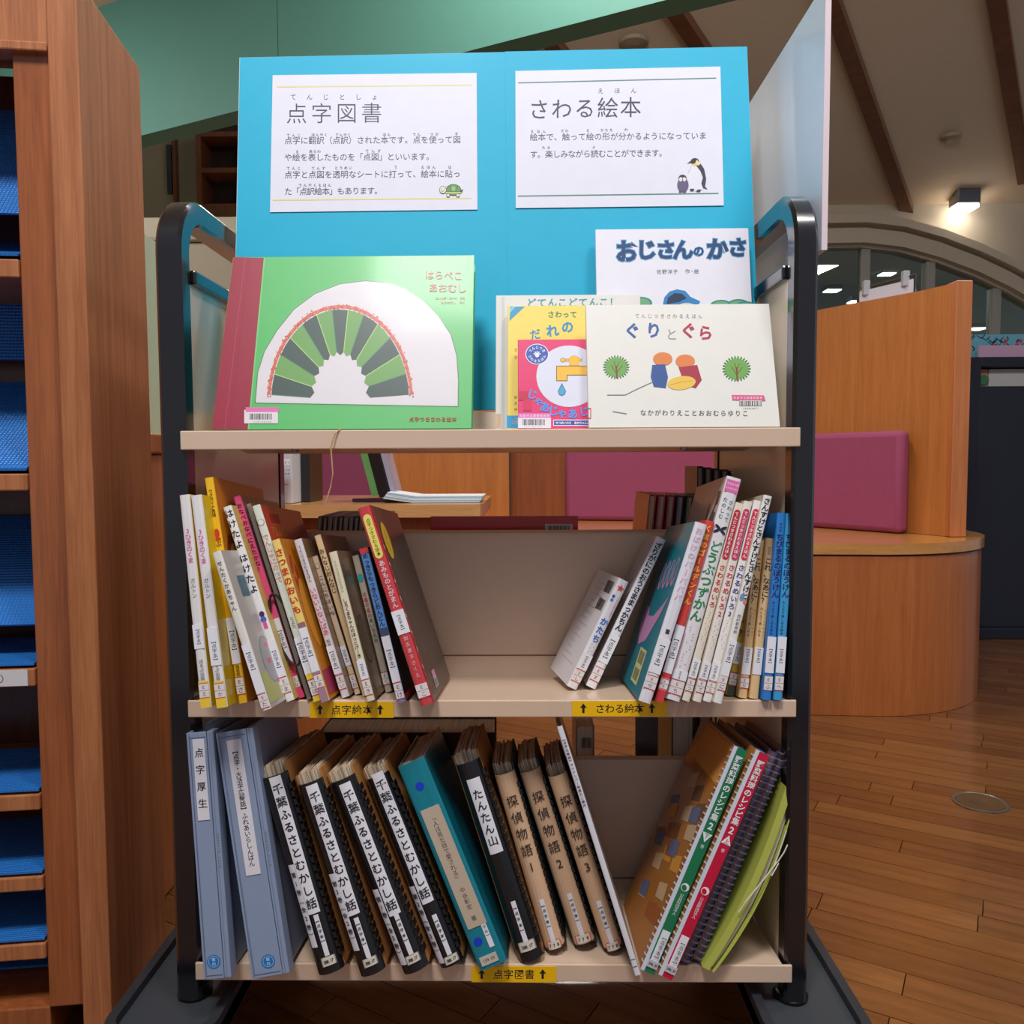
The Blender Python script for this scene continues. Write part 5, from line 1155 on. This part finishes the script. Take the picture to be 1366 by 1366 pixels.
xsm = fb_(680, 300)[0]; TQ = mat((16, 176, 212), 0.6, 0.05, noise=0.03)
MB().box(0.0012, xsm, 0.0, 0.0009, 0.001, Hb-0.001).build('turquoise_sheet', TQ, bd, world=False)
MB().box(xsm-0.004, Wb-0.0008, -0.0008, -0.0001, 0.001, Hb-0.0006).build('turquoise_sheet', TQ, bd, world=False)
def notice(c4, lab, draw, dz):
    q = [fb_(*c) for c in c4]; m = MB()
    m.add([(a_, -dz, b_) for a_, b_ in q]+[(a_, -dz+0.0003, b_) for a_, b_ in q], [(0, 1, 2, 3), (7, 6, 5, 4), (0, 4, 5, 1), (1, 5, 6, 2), (2, 6, 7, 3), (3, 7, 4, 0)])
    o = m.build('notice_sheet', mat((226, 226, 238), 0.6), bd, world=False, label=lab)
    p_ = Print(fb_, Matrix(((1, 0, 0, 0), (0, 0, -1, 0), (0, 1, 0, 0), (0, 0, 0, 1))), down=True, lift=dz+0.0001, step=0.00002); draw(p_); p_.build('notice_print', o)
TX = (64, 66, 88)
def n1(p):
    p.line([(369, 116.5), (629, 114)], 1.6, (226, 214, 130)); p.line([(364, 267.5), (629, 265)], 1.6, (226, 214, 130))
    p.h('てんじとしょ', 391.5, 500, 130, 8.5, TX, dy=0); p.h('点字図書', 396, 496, 152, 29, (50, 52, 70), -0.006, dy=-1)
    rows = [(188, 380, '点字に翻訳（点訳）された本です。点を使って図'), (210.5, 380, 'や絵を表したものを「点図」といいます。'), (233.5, 380, '点字と点図を透明なシートに打って、絵本に貼っ'), (256, 380, 'た「点訳絵本」もあります。')]
    ends = [609.5, 574, 609.5, 505]
    for (y, x0, s), x1 in zip(rows, ends): p.h(s, x0+5, x1, y, 10.8, TX, 0, dy=-1.2)
    for s, x0, x1, y in [('てんじ', 385, 399, 181), ('ほんやく', 418, 435, 180.5), ('てんやく', 450, 466, 180.5), ('ほん', 513, 519, 180), ('てん', 553, 559, 180), ('つか', 576, 583, 179.5), ('ず', 609, 609, 179.5), ('え', 397, 397, 203), ('あらわ', 415, 426, 202.5), ('てんず', 490, 506, 202), ('てんじ', 385, 399, 225), ('てんず', 418, 432, 225), ('とうめい', 449, 468, 224.5), ('う', 528, 528, 223.5), ('えほん', 564, 579, 223.5), ('は', 600, 600, 223.5), ('てんやくえほん', 401, 440, 247.5)]:
        p.h(s, x0, x1, y, 4.8, TX)
    # tortoise
    p.ell(605, 254, 10.2, 7.6, (40, 60, 40)); p.ell(605, 254, 9.4, 6.8, (96, 150, 90)); p.rect(594.5, 256.5, 615.5, 259, (190, 200, 120)); p.line([(594.5, 256.5), (615.5, 256.5)], .6, (40, 60, 40))
    p.ell(605, 252.5, 3, 3, (150, 190, 110)); p.line([(599, 249), (602, 252), (601, 256)], .5, (40, 60, 40)); p.line([(611, 249), (608, 252), (609, 256)], .5, (40, 60, 40))
    p.ell(591, 254, 4.8, 5.2, (60, 60, 60)); p.ell(591, 254, 4.2, 4.6, (222, 222, 200)); p.line([(588, 255), (590.5, 256.5), (593, 255)], .5, (60, 60, 60)); p.ell(589.4, 253, .5, .5, BLK, n=6); p.ell(592.6, 253, .5, .5, BLK, n=6)
    for q in (598, 611): p.ell(q, 261.5, 2.4, 2.3, (60, 60, 60)); p.ell(q, 261.5, 1.9, 1.8, (222, 222, 200))
    p.poly([(614, 255), (618, 253), (616, 258)], (60, 60, 60))
def n2(p):
    p.line([(691, 111.8), (955, 105.5)], 1.5, (80, 130, 120)); p.line([(691, 262.6), (958, 259)], 1.6, (80, 130, 120))
    p.h('えほん', 801, 845, 122.5, 8, TX, 0, dy=-.5); p.h('さわる絵本', 719, 841, 147, 29, (50, 52, 72), 0.0, dy=-3)
    p.h('絵本で、触って絵の形が分かるようになっていま', 712, 937, 184, 10.8, TX, dy=-2); p.h('す。楽しみながら読むことができます。', 712, 884, 207, 10.8, TX, dy=-2)
    for s, x0, x1, y in [('えほん', 710, 726, 176.5), ('さわ', 750, 756, 175.5), ('え', 784, 784, 175.3), ('かたち', 803, 815, 174.6), ('わ', 835, 835, 174), ('たの', 725, 732, 198), ('よ', 792, 792, 197)]: p.h(s, x0, x1, y, 4.6, TX)
    # penguins
    dk = (60, 48, 62)
    p.poly([(918, 246), (917, 235), (919, 225), (924, 219), (929, 216), (934, 220), (939, 228), (941, 240), (940, 250), (936, 255), (926, 256), (920, 253)], (228, 228, 238))
    p.poly([(928, 222), (934, 219), (939, 227), (941.5, 240), (940, 250), (943.5, 254), (937, 252), (935, 246), (937, 238), (934, 230)], dk)
    p.ell(926.5, 216.5, 5.6, 4.4, (46, 32, 34)); p.poly([(922, 215), (916, 219.5), (923, 218)], (46, 32, 34)); p.poly([(929, 214), (934, 220), (931, 222), (926, 221)], (236, 216, 150)); p.ell(926, 221, 3.4, 1.6, (236, 200, 110))
    p.poly([(920, 253), (926, 253), (924, 256.5), (920, 256)], dk); p.poly([(930, 254), (935, 254), (933, 257.5), (928, 257)], dk); p.line([(917.5, 232), (922, 222)], .4, (150, 150, 160))
    p.ell(910.5, 248, 7.6, 9.8, (96, 86, 122)); p.ell(910, 239, 5.4, 4.8, (50, 44, 58)); p.ell(907.7, 240.5, 2.4, 2.8, (226, 226, 232)); p.ell(912.3, 240.5, 2.4, 2.8, (226, 226, 232)); p.poly([(909.3, 240), (910.9, 240), (910.1, 243)], (40, 36, 44)); p.ell(907, 257, 2, 1, (80, 70, 90)); p.ell(913, 257, 2, 1, (80, 70, 90))
notice([(360.5, 283.5), (637, 280), (636, 98), (364, 101)], 'white notice with yellow rules and a small tortoise', n1, 0.0012)
notice([(688, 278.5), (965, 275), (960.5, 90), (687.5, 96)], 'white notice with dark green rules and two penguins', n2, 0.0022)
# white umbrella-title book (furthest back)
B = cover_book('picture_book', 'white picture book with a brushy blue title, standing highest at the right', (799, 572), (1011, 572), (801, 306), 0.088, 12, 0.010, (232, 230, 240))
p = B.p; BL = (24, 58, 110); LB = (70, 160, 205)
for c_, bo_, sh_ in ((LB, 0.075, 0), (BL, 0.04, 0)):
    p.n += 1
    for ch_, x_, y_, s_ in (('お', 836, 335, 31), ('じ', 862, 333, 28), ('さ', 888, 333, 27), ('ん', 911, 333, 28), ('の', 932, 335, 15), ('か', 957, 332, 30), ('さ', 984, 330, 27)): p.ch(ch_, x_, y_, s_, c_, bo_)
p.h('佐野洋子', 879, 901, 362.5, 6.6, (80, 80, 90)); p.h('作・絵', 917, 929, 362, 6.6, (80, 80, 90))
p.poly([(884, 408), (886, 397), (893, 389), (903, 386), (914, 388), (921, 396), (934, 402), (932, 407), (918, 404), (905, 407)], (40, 130, 190)); p.poly([(889, 406), (891, 397), (900, 391), (910, 392), (916, 398), (906, 403)], (26, 50, 80)); p.ell(916, 409, 11, 5, (214, 200, 196))
for x_, y_ in ((855, 404), (962, 408), (985, 407), (995, 410)): p.ell(x_, y_, 15, 8, (50, 140, 140)); p.ell(x_, y_, 12, 6, (110, 170, 120))
p.build('cover_print', B.r)
# white book behind the yellow
B = cover_book('picture_book', 'white picture book with a teal title, mostly hidden behind the yellow one', (661, 571), (860, 571), (665, 394), 0.062, 15, 0.012, (222, 220, 216))
p = B.p; p.rect(669, 396, 673, 572, (206, 206, 204)); p.h('どてんこどてんこ！', 709, 819, 404, 13, (60, 150, 160), 0.02, dy=-1); p.rect(661, 552, 668, 571, (205, 180, 150)); p.build('cover_print', B.r)
B = cover_book('picture_book', 'yellow picture book with a blue corner, behind the pink tap book', (677, 571), (850, 572), (681, 408), 0.04, 17, 0.009, (238, 216, 96))
p = B.p; p.poly([(681, 409), (700, 409), (679.5, 428)], (30, 150, 200)); p.poly([(684, 409), (688, 409), (680, 418), (680, 413)], (110, 200, 230)); p.h('さわって', 735, 765, 419.5, 9.5, (50, 130, 90), 0.02); p.ch('だ', 714, 446, 15, (30, 140, 190), 0.035, 0.2); p.ch('れ', 737, 441, 17, (30, 140, 190), 0.035, 0.1); p.ch('の', 757, 436, 17, (30, 140, 190), 0.035, 0.1)
p.rect(676, 554.5, 760, 571, (30, 160, 215)); p.ch('編', 687, 562, 9, WHT, 0.02)
p.vt('いち', 689, 466, 482, 5, (90, 90, 60)) if False else None
for y_ in (467, 477, 530, 538, 546): p.n += 1; p.ch('おゆうえま'[int(y_) % 5], 688, y_, 5, (90, 90, 60))
p.build('cover_print', B.r)
B = cover_book('picture_book', 'crimson pink picture book with a yellow tap on a white circle', (691, 571.5), (850, 572), (692, 453), 0.018, 18, 0.009, (228, 44, 108))
p = B.p; p.ell(759, 502, 43.5, 41, (222, 224, 240), n=40)
p.ell(716.5, 472.5, 15.6, 13.8, (235, 238, 248), n=32); p.ell(716.5, 472.5, 14.6, 12.9, (44, 84, 176), n=32)
p.n += 1
for k, ch_ in enumerate('てんじつき'): a_ = math.radians(-150+30*k); p.ch(ch_, 716.5+10*math.cos(a_), 472.5+9.2*math.sin(a_), 4.6, WHT, 0.02, -(a_+math.pi/2))
for k, ch_ in enumerate('さわるえほん'): a_ = math.radians(160-28*k); p.ch(ch_, 716.5+10*math.cos(a_), 472.5+9.2*math.sin(a_), 4.2, WHT, 0.02, -(a_-math.pi/2))
p.ell(716.5, 474, 2.8, 2.8, (235, 238, 248), n=10)
for k in range(5): a_ = math.radians(-160+35*k); p.ell(716.5+3.6*math.cos(a_), 473.5+3.6*math.sin(a_), 1.9, .8, (235, 238, 248), rot=a_, n=8)
yl = (244, 190, 50); ol = (120, 90, 30)
p.line([(749, 480.5), (777, 480.5)], 3.6, ol); p.line([(749, 480.5), (777, 480.5)], 2.6, yl); p.ell(751, 480.5, 3.6, 3, ol); p.ell(751, 480.5, 3, 2.4, yl); p.ell(766, 481, 7.3, 6.6, ol); p.ell(766, 480.6, 6.6, 6, yl)
p.rect(759, 479, 773, 487.5, yl); p.poly([(742, 488), (790, 488), (790, 501), (757, 501), (757, 508.5), (742, 508.5)], ol); p.poly([(743, 489), (790, 489), (790, 500), (756, 500), (756, 507.5), (743, 507.5)], yl)
p.poly([(749.5, 511), (755, 522), (753.5, 526.5), (749.5, 528.5), (745.5, 526.5), (744, 522)], (40, 110, 160)); p.poly([(749.5, 513.5), (754, 522), (752.8, 525.7), (749.5, 527.4), (746.2, 525.7), (745, 522)], (70, 170, 210))
for ch_, x_, y_, s_, r_ in (('じ', 710, 526, 14, -.3), ('ゃ', 719, 535, 13, -.25), ('あ', 727, 543, 14, -.2), ('じ', 738, 548, 15, -.1), ('ゃ', 750, 551, 14, 0), ('あ', 764, 552, 14, 0), ('じ', 779, 549, 14, .1)): p.n += 1; p.ch(ch_, x_, y_, s_, (84, 150, 240), 0.03, r_)
p.rect(691, 522, 704, 534, (200, 20, 70)); p.rect(698, 534, 709, 548, (215, 30, 90))
p.rect(691, 551.5, 735, 571.5, (226, 222, 230)); p.rect(691, 551.5, 735, 557.5, (226, 110, 190)); p.h('佐倉市立図書館蔵書', 695, 731, 554.5, 3.8, WHT); p.barcode(697, 559.5, 727, 567.5); p.h('320180000', 700, 722, 569.6, 2.4, BLK)
p.rect(738, 560, 800, 568.5, (235, 235, 245)); p.rect(739, 561, 800, 567.5, (50, 70, 160)); p.h('せつめいのえ あかちゃんの', 743, 785, 564.3, 4, WHT, 0.02)
p.build('cover_print', B.r)
B = cover_book('picture_book', 'wide off-white picture book with two trees on the cover, foremost at the right', (785.5, 570), (1041, 570), (775, 407), -0.001, 18.5, 0.012, (230, 228, 220))
p = B.p; GY = (130, 130, 130)
p.h('てんじつきさわるえほん', 850, 934, 421.5, 6.4, GY, 0, dy=0.5)
for ch_, x_, y_, s_, c_ in (('ぐ', 843, 441, 22, (44, 90, 160)), ('り', 872, 440.5, 22, (44, 90, 160)), ('と', 896, 446, 17, (150, 150, 150)), ('ぐ', 918, 441, 22, (180, 30, 70)), ('ら', 941, 444, 21, (180, 30, 70))): p.n += 1; p.ch(ch_, x_, y_, s_, c_, 0.03 if s_ > 18 else 0.0)
def tree(cx, cy, r):
    p.n += 1
    for k in range(26): a_ = 2*math.pi*k/26; p.ell(cx+r*.92*math.cos(a_), cy+r*.82*math.sin(a_), 2.8, 1.1, (50, 120, 50), rot=a_, n=6, layer=False)
    p.ell(cx, cy, r*.86, r*.78, (110, 170, 80)); br = (130, 70, 40)
    p.line([(cx+1, cy+r*.9), (cx, cy-2)], 2.2, br); p.line([(cx, cy+8), (cx-7, cy-3)], 1, br); p.line([(cx, cy+8), (cx+8, cy-2)], 1, br); p.line([(cx, cy+3), (cx+4, cy-7)], .9, br); p.line([(cx, cy+3), (cx-3, cy-8)], .9, br)
tree(822, 490, 16.5); tree(982.5, 492, 18)
# plain stand-in for the printed picture: simple garments and a long gourd
p.ell(884, 479, 13, 9, (226, 130, 66)); p.poly([(870, 487), (887, 486), (891, 503), (888, 518), (872, 516), (868, 503)], (46, 84, 150)); p.ell(914, 482, 13, 9, (226, 130, 66)); p.poly([(905, 490), (930, 487), (936, 507), (928, 518), (914, 514)], (170, 40, 66))
p.ell(909, 511, 19, 9, (236, 196, 80), rot=-0.12, n=28); p.line([(893, 514), (908, 510), (924, 508)], .6, (180, 130, 40)); p.line([(810, 527), (834, 527), (850, 519), (872, 509)], .8, (120, 120, 120))
p.h('なかがわりえことおおむらゆりこ', 858, 994, 550.5, 8.6, (70, 70, 70), 0.0, dy=1)
p.line([(817, 549), (836, 552)], 1, (140, 140, 140)); 
p.poly([(976, 527), (1019, 527.5), (1021, 535), (977, 534)], (220, 90, 140)); p.h('佐倉市立図書館蔵書', 980, 1015, 530.8, 3.6, WHT); p.rect(986, 534.5, 1016, 541.5, (236, 236, 232)); p.barcode(986, 535, 1016, 541.5); p.h('320450071', 992, 1011, 545, 3, BLK)
p.frame(784, 545, 788, 558, 1, (200, 40, 40)); p.build('cover_print', B.r)
# green cloth-window book
B = cover_book('picture_book', 'large green board book with a crimson spine and an arched felt window', (283, 573), (629, 572), (311.5, 343), -0.001, 21, 0.022, (84, 184, 100))
p = B.p; CR = (152, 24, 54)
p.poly([(283, 573), (330.5, 573), (352, 344), (311.5, 343)], CR); p.poly([(330.5, 573), (332.5, 573), (354, 344), (352, 344)], (120, 200, 120)); p.line([(306, 572), (333, 344)], .8, (130, 26, 52)); p.line([(300, 572), (327, 344)], .6, (190, 60, 90))
def win(x, y): return (x/3.595+270, y/3.596+330)
wp = [win(*q) for q in [(256, 745), (268, 600), (300, 500), (360, 400), (440, 300), (540, 225), (660, 178), (780, 163), (880, 172), (970, 200), (1060, 260), (1130, 330), (1190, 420), (1218, 520), (1226, 640), (1224, 762)]]
p.poly([(x_+(486-x_)*-.01, y_+(480-y_)*-.012) for x_, y_ in wp], (70, 130, 80)); p.poly(wp, (218, 212, 216))
# plain felt arch: alternating green wedges with a rust trim
cxw, cyw = win(690, 745); n_w = 13; a0, a1 = math.radians(176), math.radians(4)
for k in range(n_w):
    t0 = a0+(a1-a0)*k/n_w; t1 = a0+(a1-a0)*(k+1)/n_w; g = (96, 156, 62) if k % 2 else (20, 62, 52)
    ri, ro = (40, 66), (92, 122)
    e1 = lambda t, r: (cxw-8+r[0]*math.cos(t), cyw-2-r[1]*math.sin(t))
    tm = (t0+t1)/2
    p.poly([e1(t0, ri), e1(tm, (ri[0]-5, ri[1]-5)), e1(t1, ri), e1(t1, ro), e1(tm, ro), e1(t0, ro)], g)
    p.line([e1(t0, ri), e1(t0, ro)], 1.1, (170, 210, 110) if k % 2 else (40, 120, 80))
rt = [(cxw-8+95*math.cos(t), cyw-2-126*math.sin(t)) for t in [a0+(a1-a0)*k/40 for k in range(41)]]
p.line(rt, 4, (206, 82, 52))
p.n += 1; rg = random.Random(4)
for (x_, y_) in rt:
    for _ in range(6): p.ell(x_+rg.uniform(-3.4, 3.4), y_+rg.uniform(-3.4, 3.4), 1.1, 1.1, rg.choice([(226, 110, 70), (196, 60, 40), (236, 140, 110)]), n=5, layer=False)
p.h('はらぺこ', 573, 611, 367, 13, (176, 70, 40), 0.012, dy=1); p.h('あおむし', 578, 616, 384, 13, (176, 70, 40), 0.012, dy=1)
p.h('エリック・カール さく', 583, 619, 398, 4.5, (176, 84, 50), 0.01); p.h('もりひさし やく', 590, 619, 404, 4.5, (176, 84, 50), 0.01)
p.h('点字つきさわる絵本', 549, 606, 559.5, 6.8, (160, 90, 40), 0.03)
p.rect(326, 547, 371, 565, (220, 216, 216)); p.rect(328, 543.5, 372, 550, (220, 110, 170)); p.barcode(333, 552, 363, 560); p.h('320180700', 339, 361, 563, 3, BLK)
p.build('cover_print', B.r)
# plastic window over the arch and film wrap on the spine
flm = mat((245, 245, 250), 0.15, 0.25, alpha=0.05)
q = [B.f(*w_) for w_ in wp]; m = MB(); m.add([(a_, -0.0045-0.0009*math.sin(i*1.7), b_) for i, (a_, b_) in enumerate(q)]+[(B.f(cxw, cyw-60)[0], -0.0062, B.f(cxw, cyw-60)[1])], [(i, (i+1) % len(q), len(q)) for i in range(len(q))])
m.build('plastic_window', flm, B.r, world=False, smooth=True)
# ------------------------------------------------------------------ books on the far side of the cart
def far_book(lab, x0, x1, ytop, Y, t, shelf, color, grp, draw=None, lean=0.0, d=0.012, pg=True):
    zb_ = ZL[shelf]-K*(CD-Y if Y > CD/2 else Y)+0.001; a = at(x0, ytop, Y); b_ = at(x1, ytop, Y); a, b_ = min(a.x, b_.x), max(a.x, b_.x); zt_ = at((x0+x1)/2, ytop, Y).z
    r_ = thing('far_side_book', lab, 'book', (a, Y, zb_), grp); c_ = mat(color, 0.35, 0.3)
    S = Matrix.Translation((a, Y, zb_)) @ Matrix(((1, 0, lean, 0), (0, 1, 0, 0), (0, 0, 1, 0), (0, 0, 0, 1)))
    Ht = zt_-zb_; Wd = b_-a; bt = min(0.002, Wd*.2, t*.2)
    if Wd < t:      # seen from its fore-edge
        m = MB(); m.box(0, bt, 0, t, 0, Ht, c_, S).box(Wd-bt, Wd, 0, t, 0, Ht, c_, S).box(bt, Wd-bt, t-bt, t, 0, Ht, c_, S); m.build('cover', None, r_)
        MB().box(bt+.0001, Wd-bt-.0001, 0.003, t-bt-.0002, 0.002, Ht-0.003, T=S).build('pages', PG, r_)
    else:
        m = MB(); m.box(0, Wd, 0, bt, 0, Ht, c_, S).box(0, Wd, t-bt, t, 0, Ht, c_, S).box(0, bt, bt, t-bt, 0, Ht, c_, S); m.build('cover', None, r_)
        MB().box(bt+.0001, Wd-0.003, bt+.0001, t-bt-.0001, 0.002, Ht-0.003, T=S).build('pages', PG, r_)
    if draw: fprint(r_, Y, draw, 'cover_print')
GF = 'books on the far side of the middle shelf'
far_book('red picture book with a barcode label, standing behind the middle divider', 574, 771, 689, 0.235, 0.012, 1, (200, 36, 28), GF, lambda p: (p.rect(727, 699, 764, 709, (210, 200, 196)), p.barcode(731, 701, 760, 708), p.h('えほんのとしょかん', 694, 720, 703, 2.6, (90, 20, 20))))
for i, c_ in enumerate([(200, 80, 40), (206, 50, 90), (190, 30, 50), (60, 40, 110), (40, 100, 60), (20, 90, 100)]):
    x0 = 845+i*12.5; far_book('thin opened board book behind the divider, number %s of six from the left' % ['one', 'two', 'three', 'four', 'five', 'six'][i], x0, x0+9.5, 660+i*0.5, 0.236, 0.15, 1, c_, 'thin open board books behind the divider', lean=0.09)
for i in range(6):
    x0 = 930+i*11; far_book('dark thin book in the row at the back right corner, number %s' % ['one', 'two', 'three', 'four', 'five', 'six'][i], x0, x0+8, 622+i*1.5, 0.29, 0.1, 1, [(50, 46, 56), (40, 50, 80), (60, 50, 60)][i % 3], 'dark thin books at the back right', lean=0.0)
for i in range(12):
    x0 = 404+i*7; far_book('thin grey-brown book leaning behind the left divider, seen only by its top', x0, x0+5.2, 689, 0.236, 0.15, 1, [(150, 140, 132), (104, 96, 90), (176, 166, 156)][i % 3], 'thin leaning books behind the left divider', lean=0.10)
GB = 'items on the far side of the bottom shelf'
far_book('grey box file with a barcode, behind the bottom divider', 768, 793, 968, 0.235, 0.1, 2, (130, 122, 120), GB, lambda p: p.barcode(776, 984, 789, 998, 8))
far_book('dark grey rounded bookend plate behind the bottom divider', 848, 878, 952, 0.24, 0.006, 2, (74, 66, 72), GB)
far_book('green book behind the bottom divider at the right', 896, 926, 945, 0.236, 0.14, 2, (50, 84, 60), GB)
far_book('black and cream book behind the bottom divider, beside the green one', 932, 950, 945, 0.236, 0.13, 2, (40, 44, 46), GB)
far_book('long dark file box behind the black comb-bound books', 425, 660, 977, 0.235, 0.08, 2, (66, 56, 52), GB)
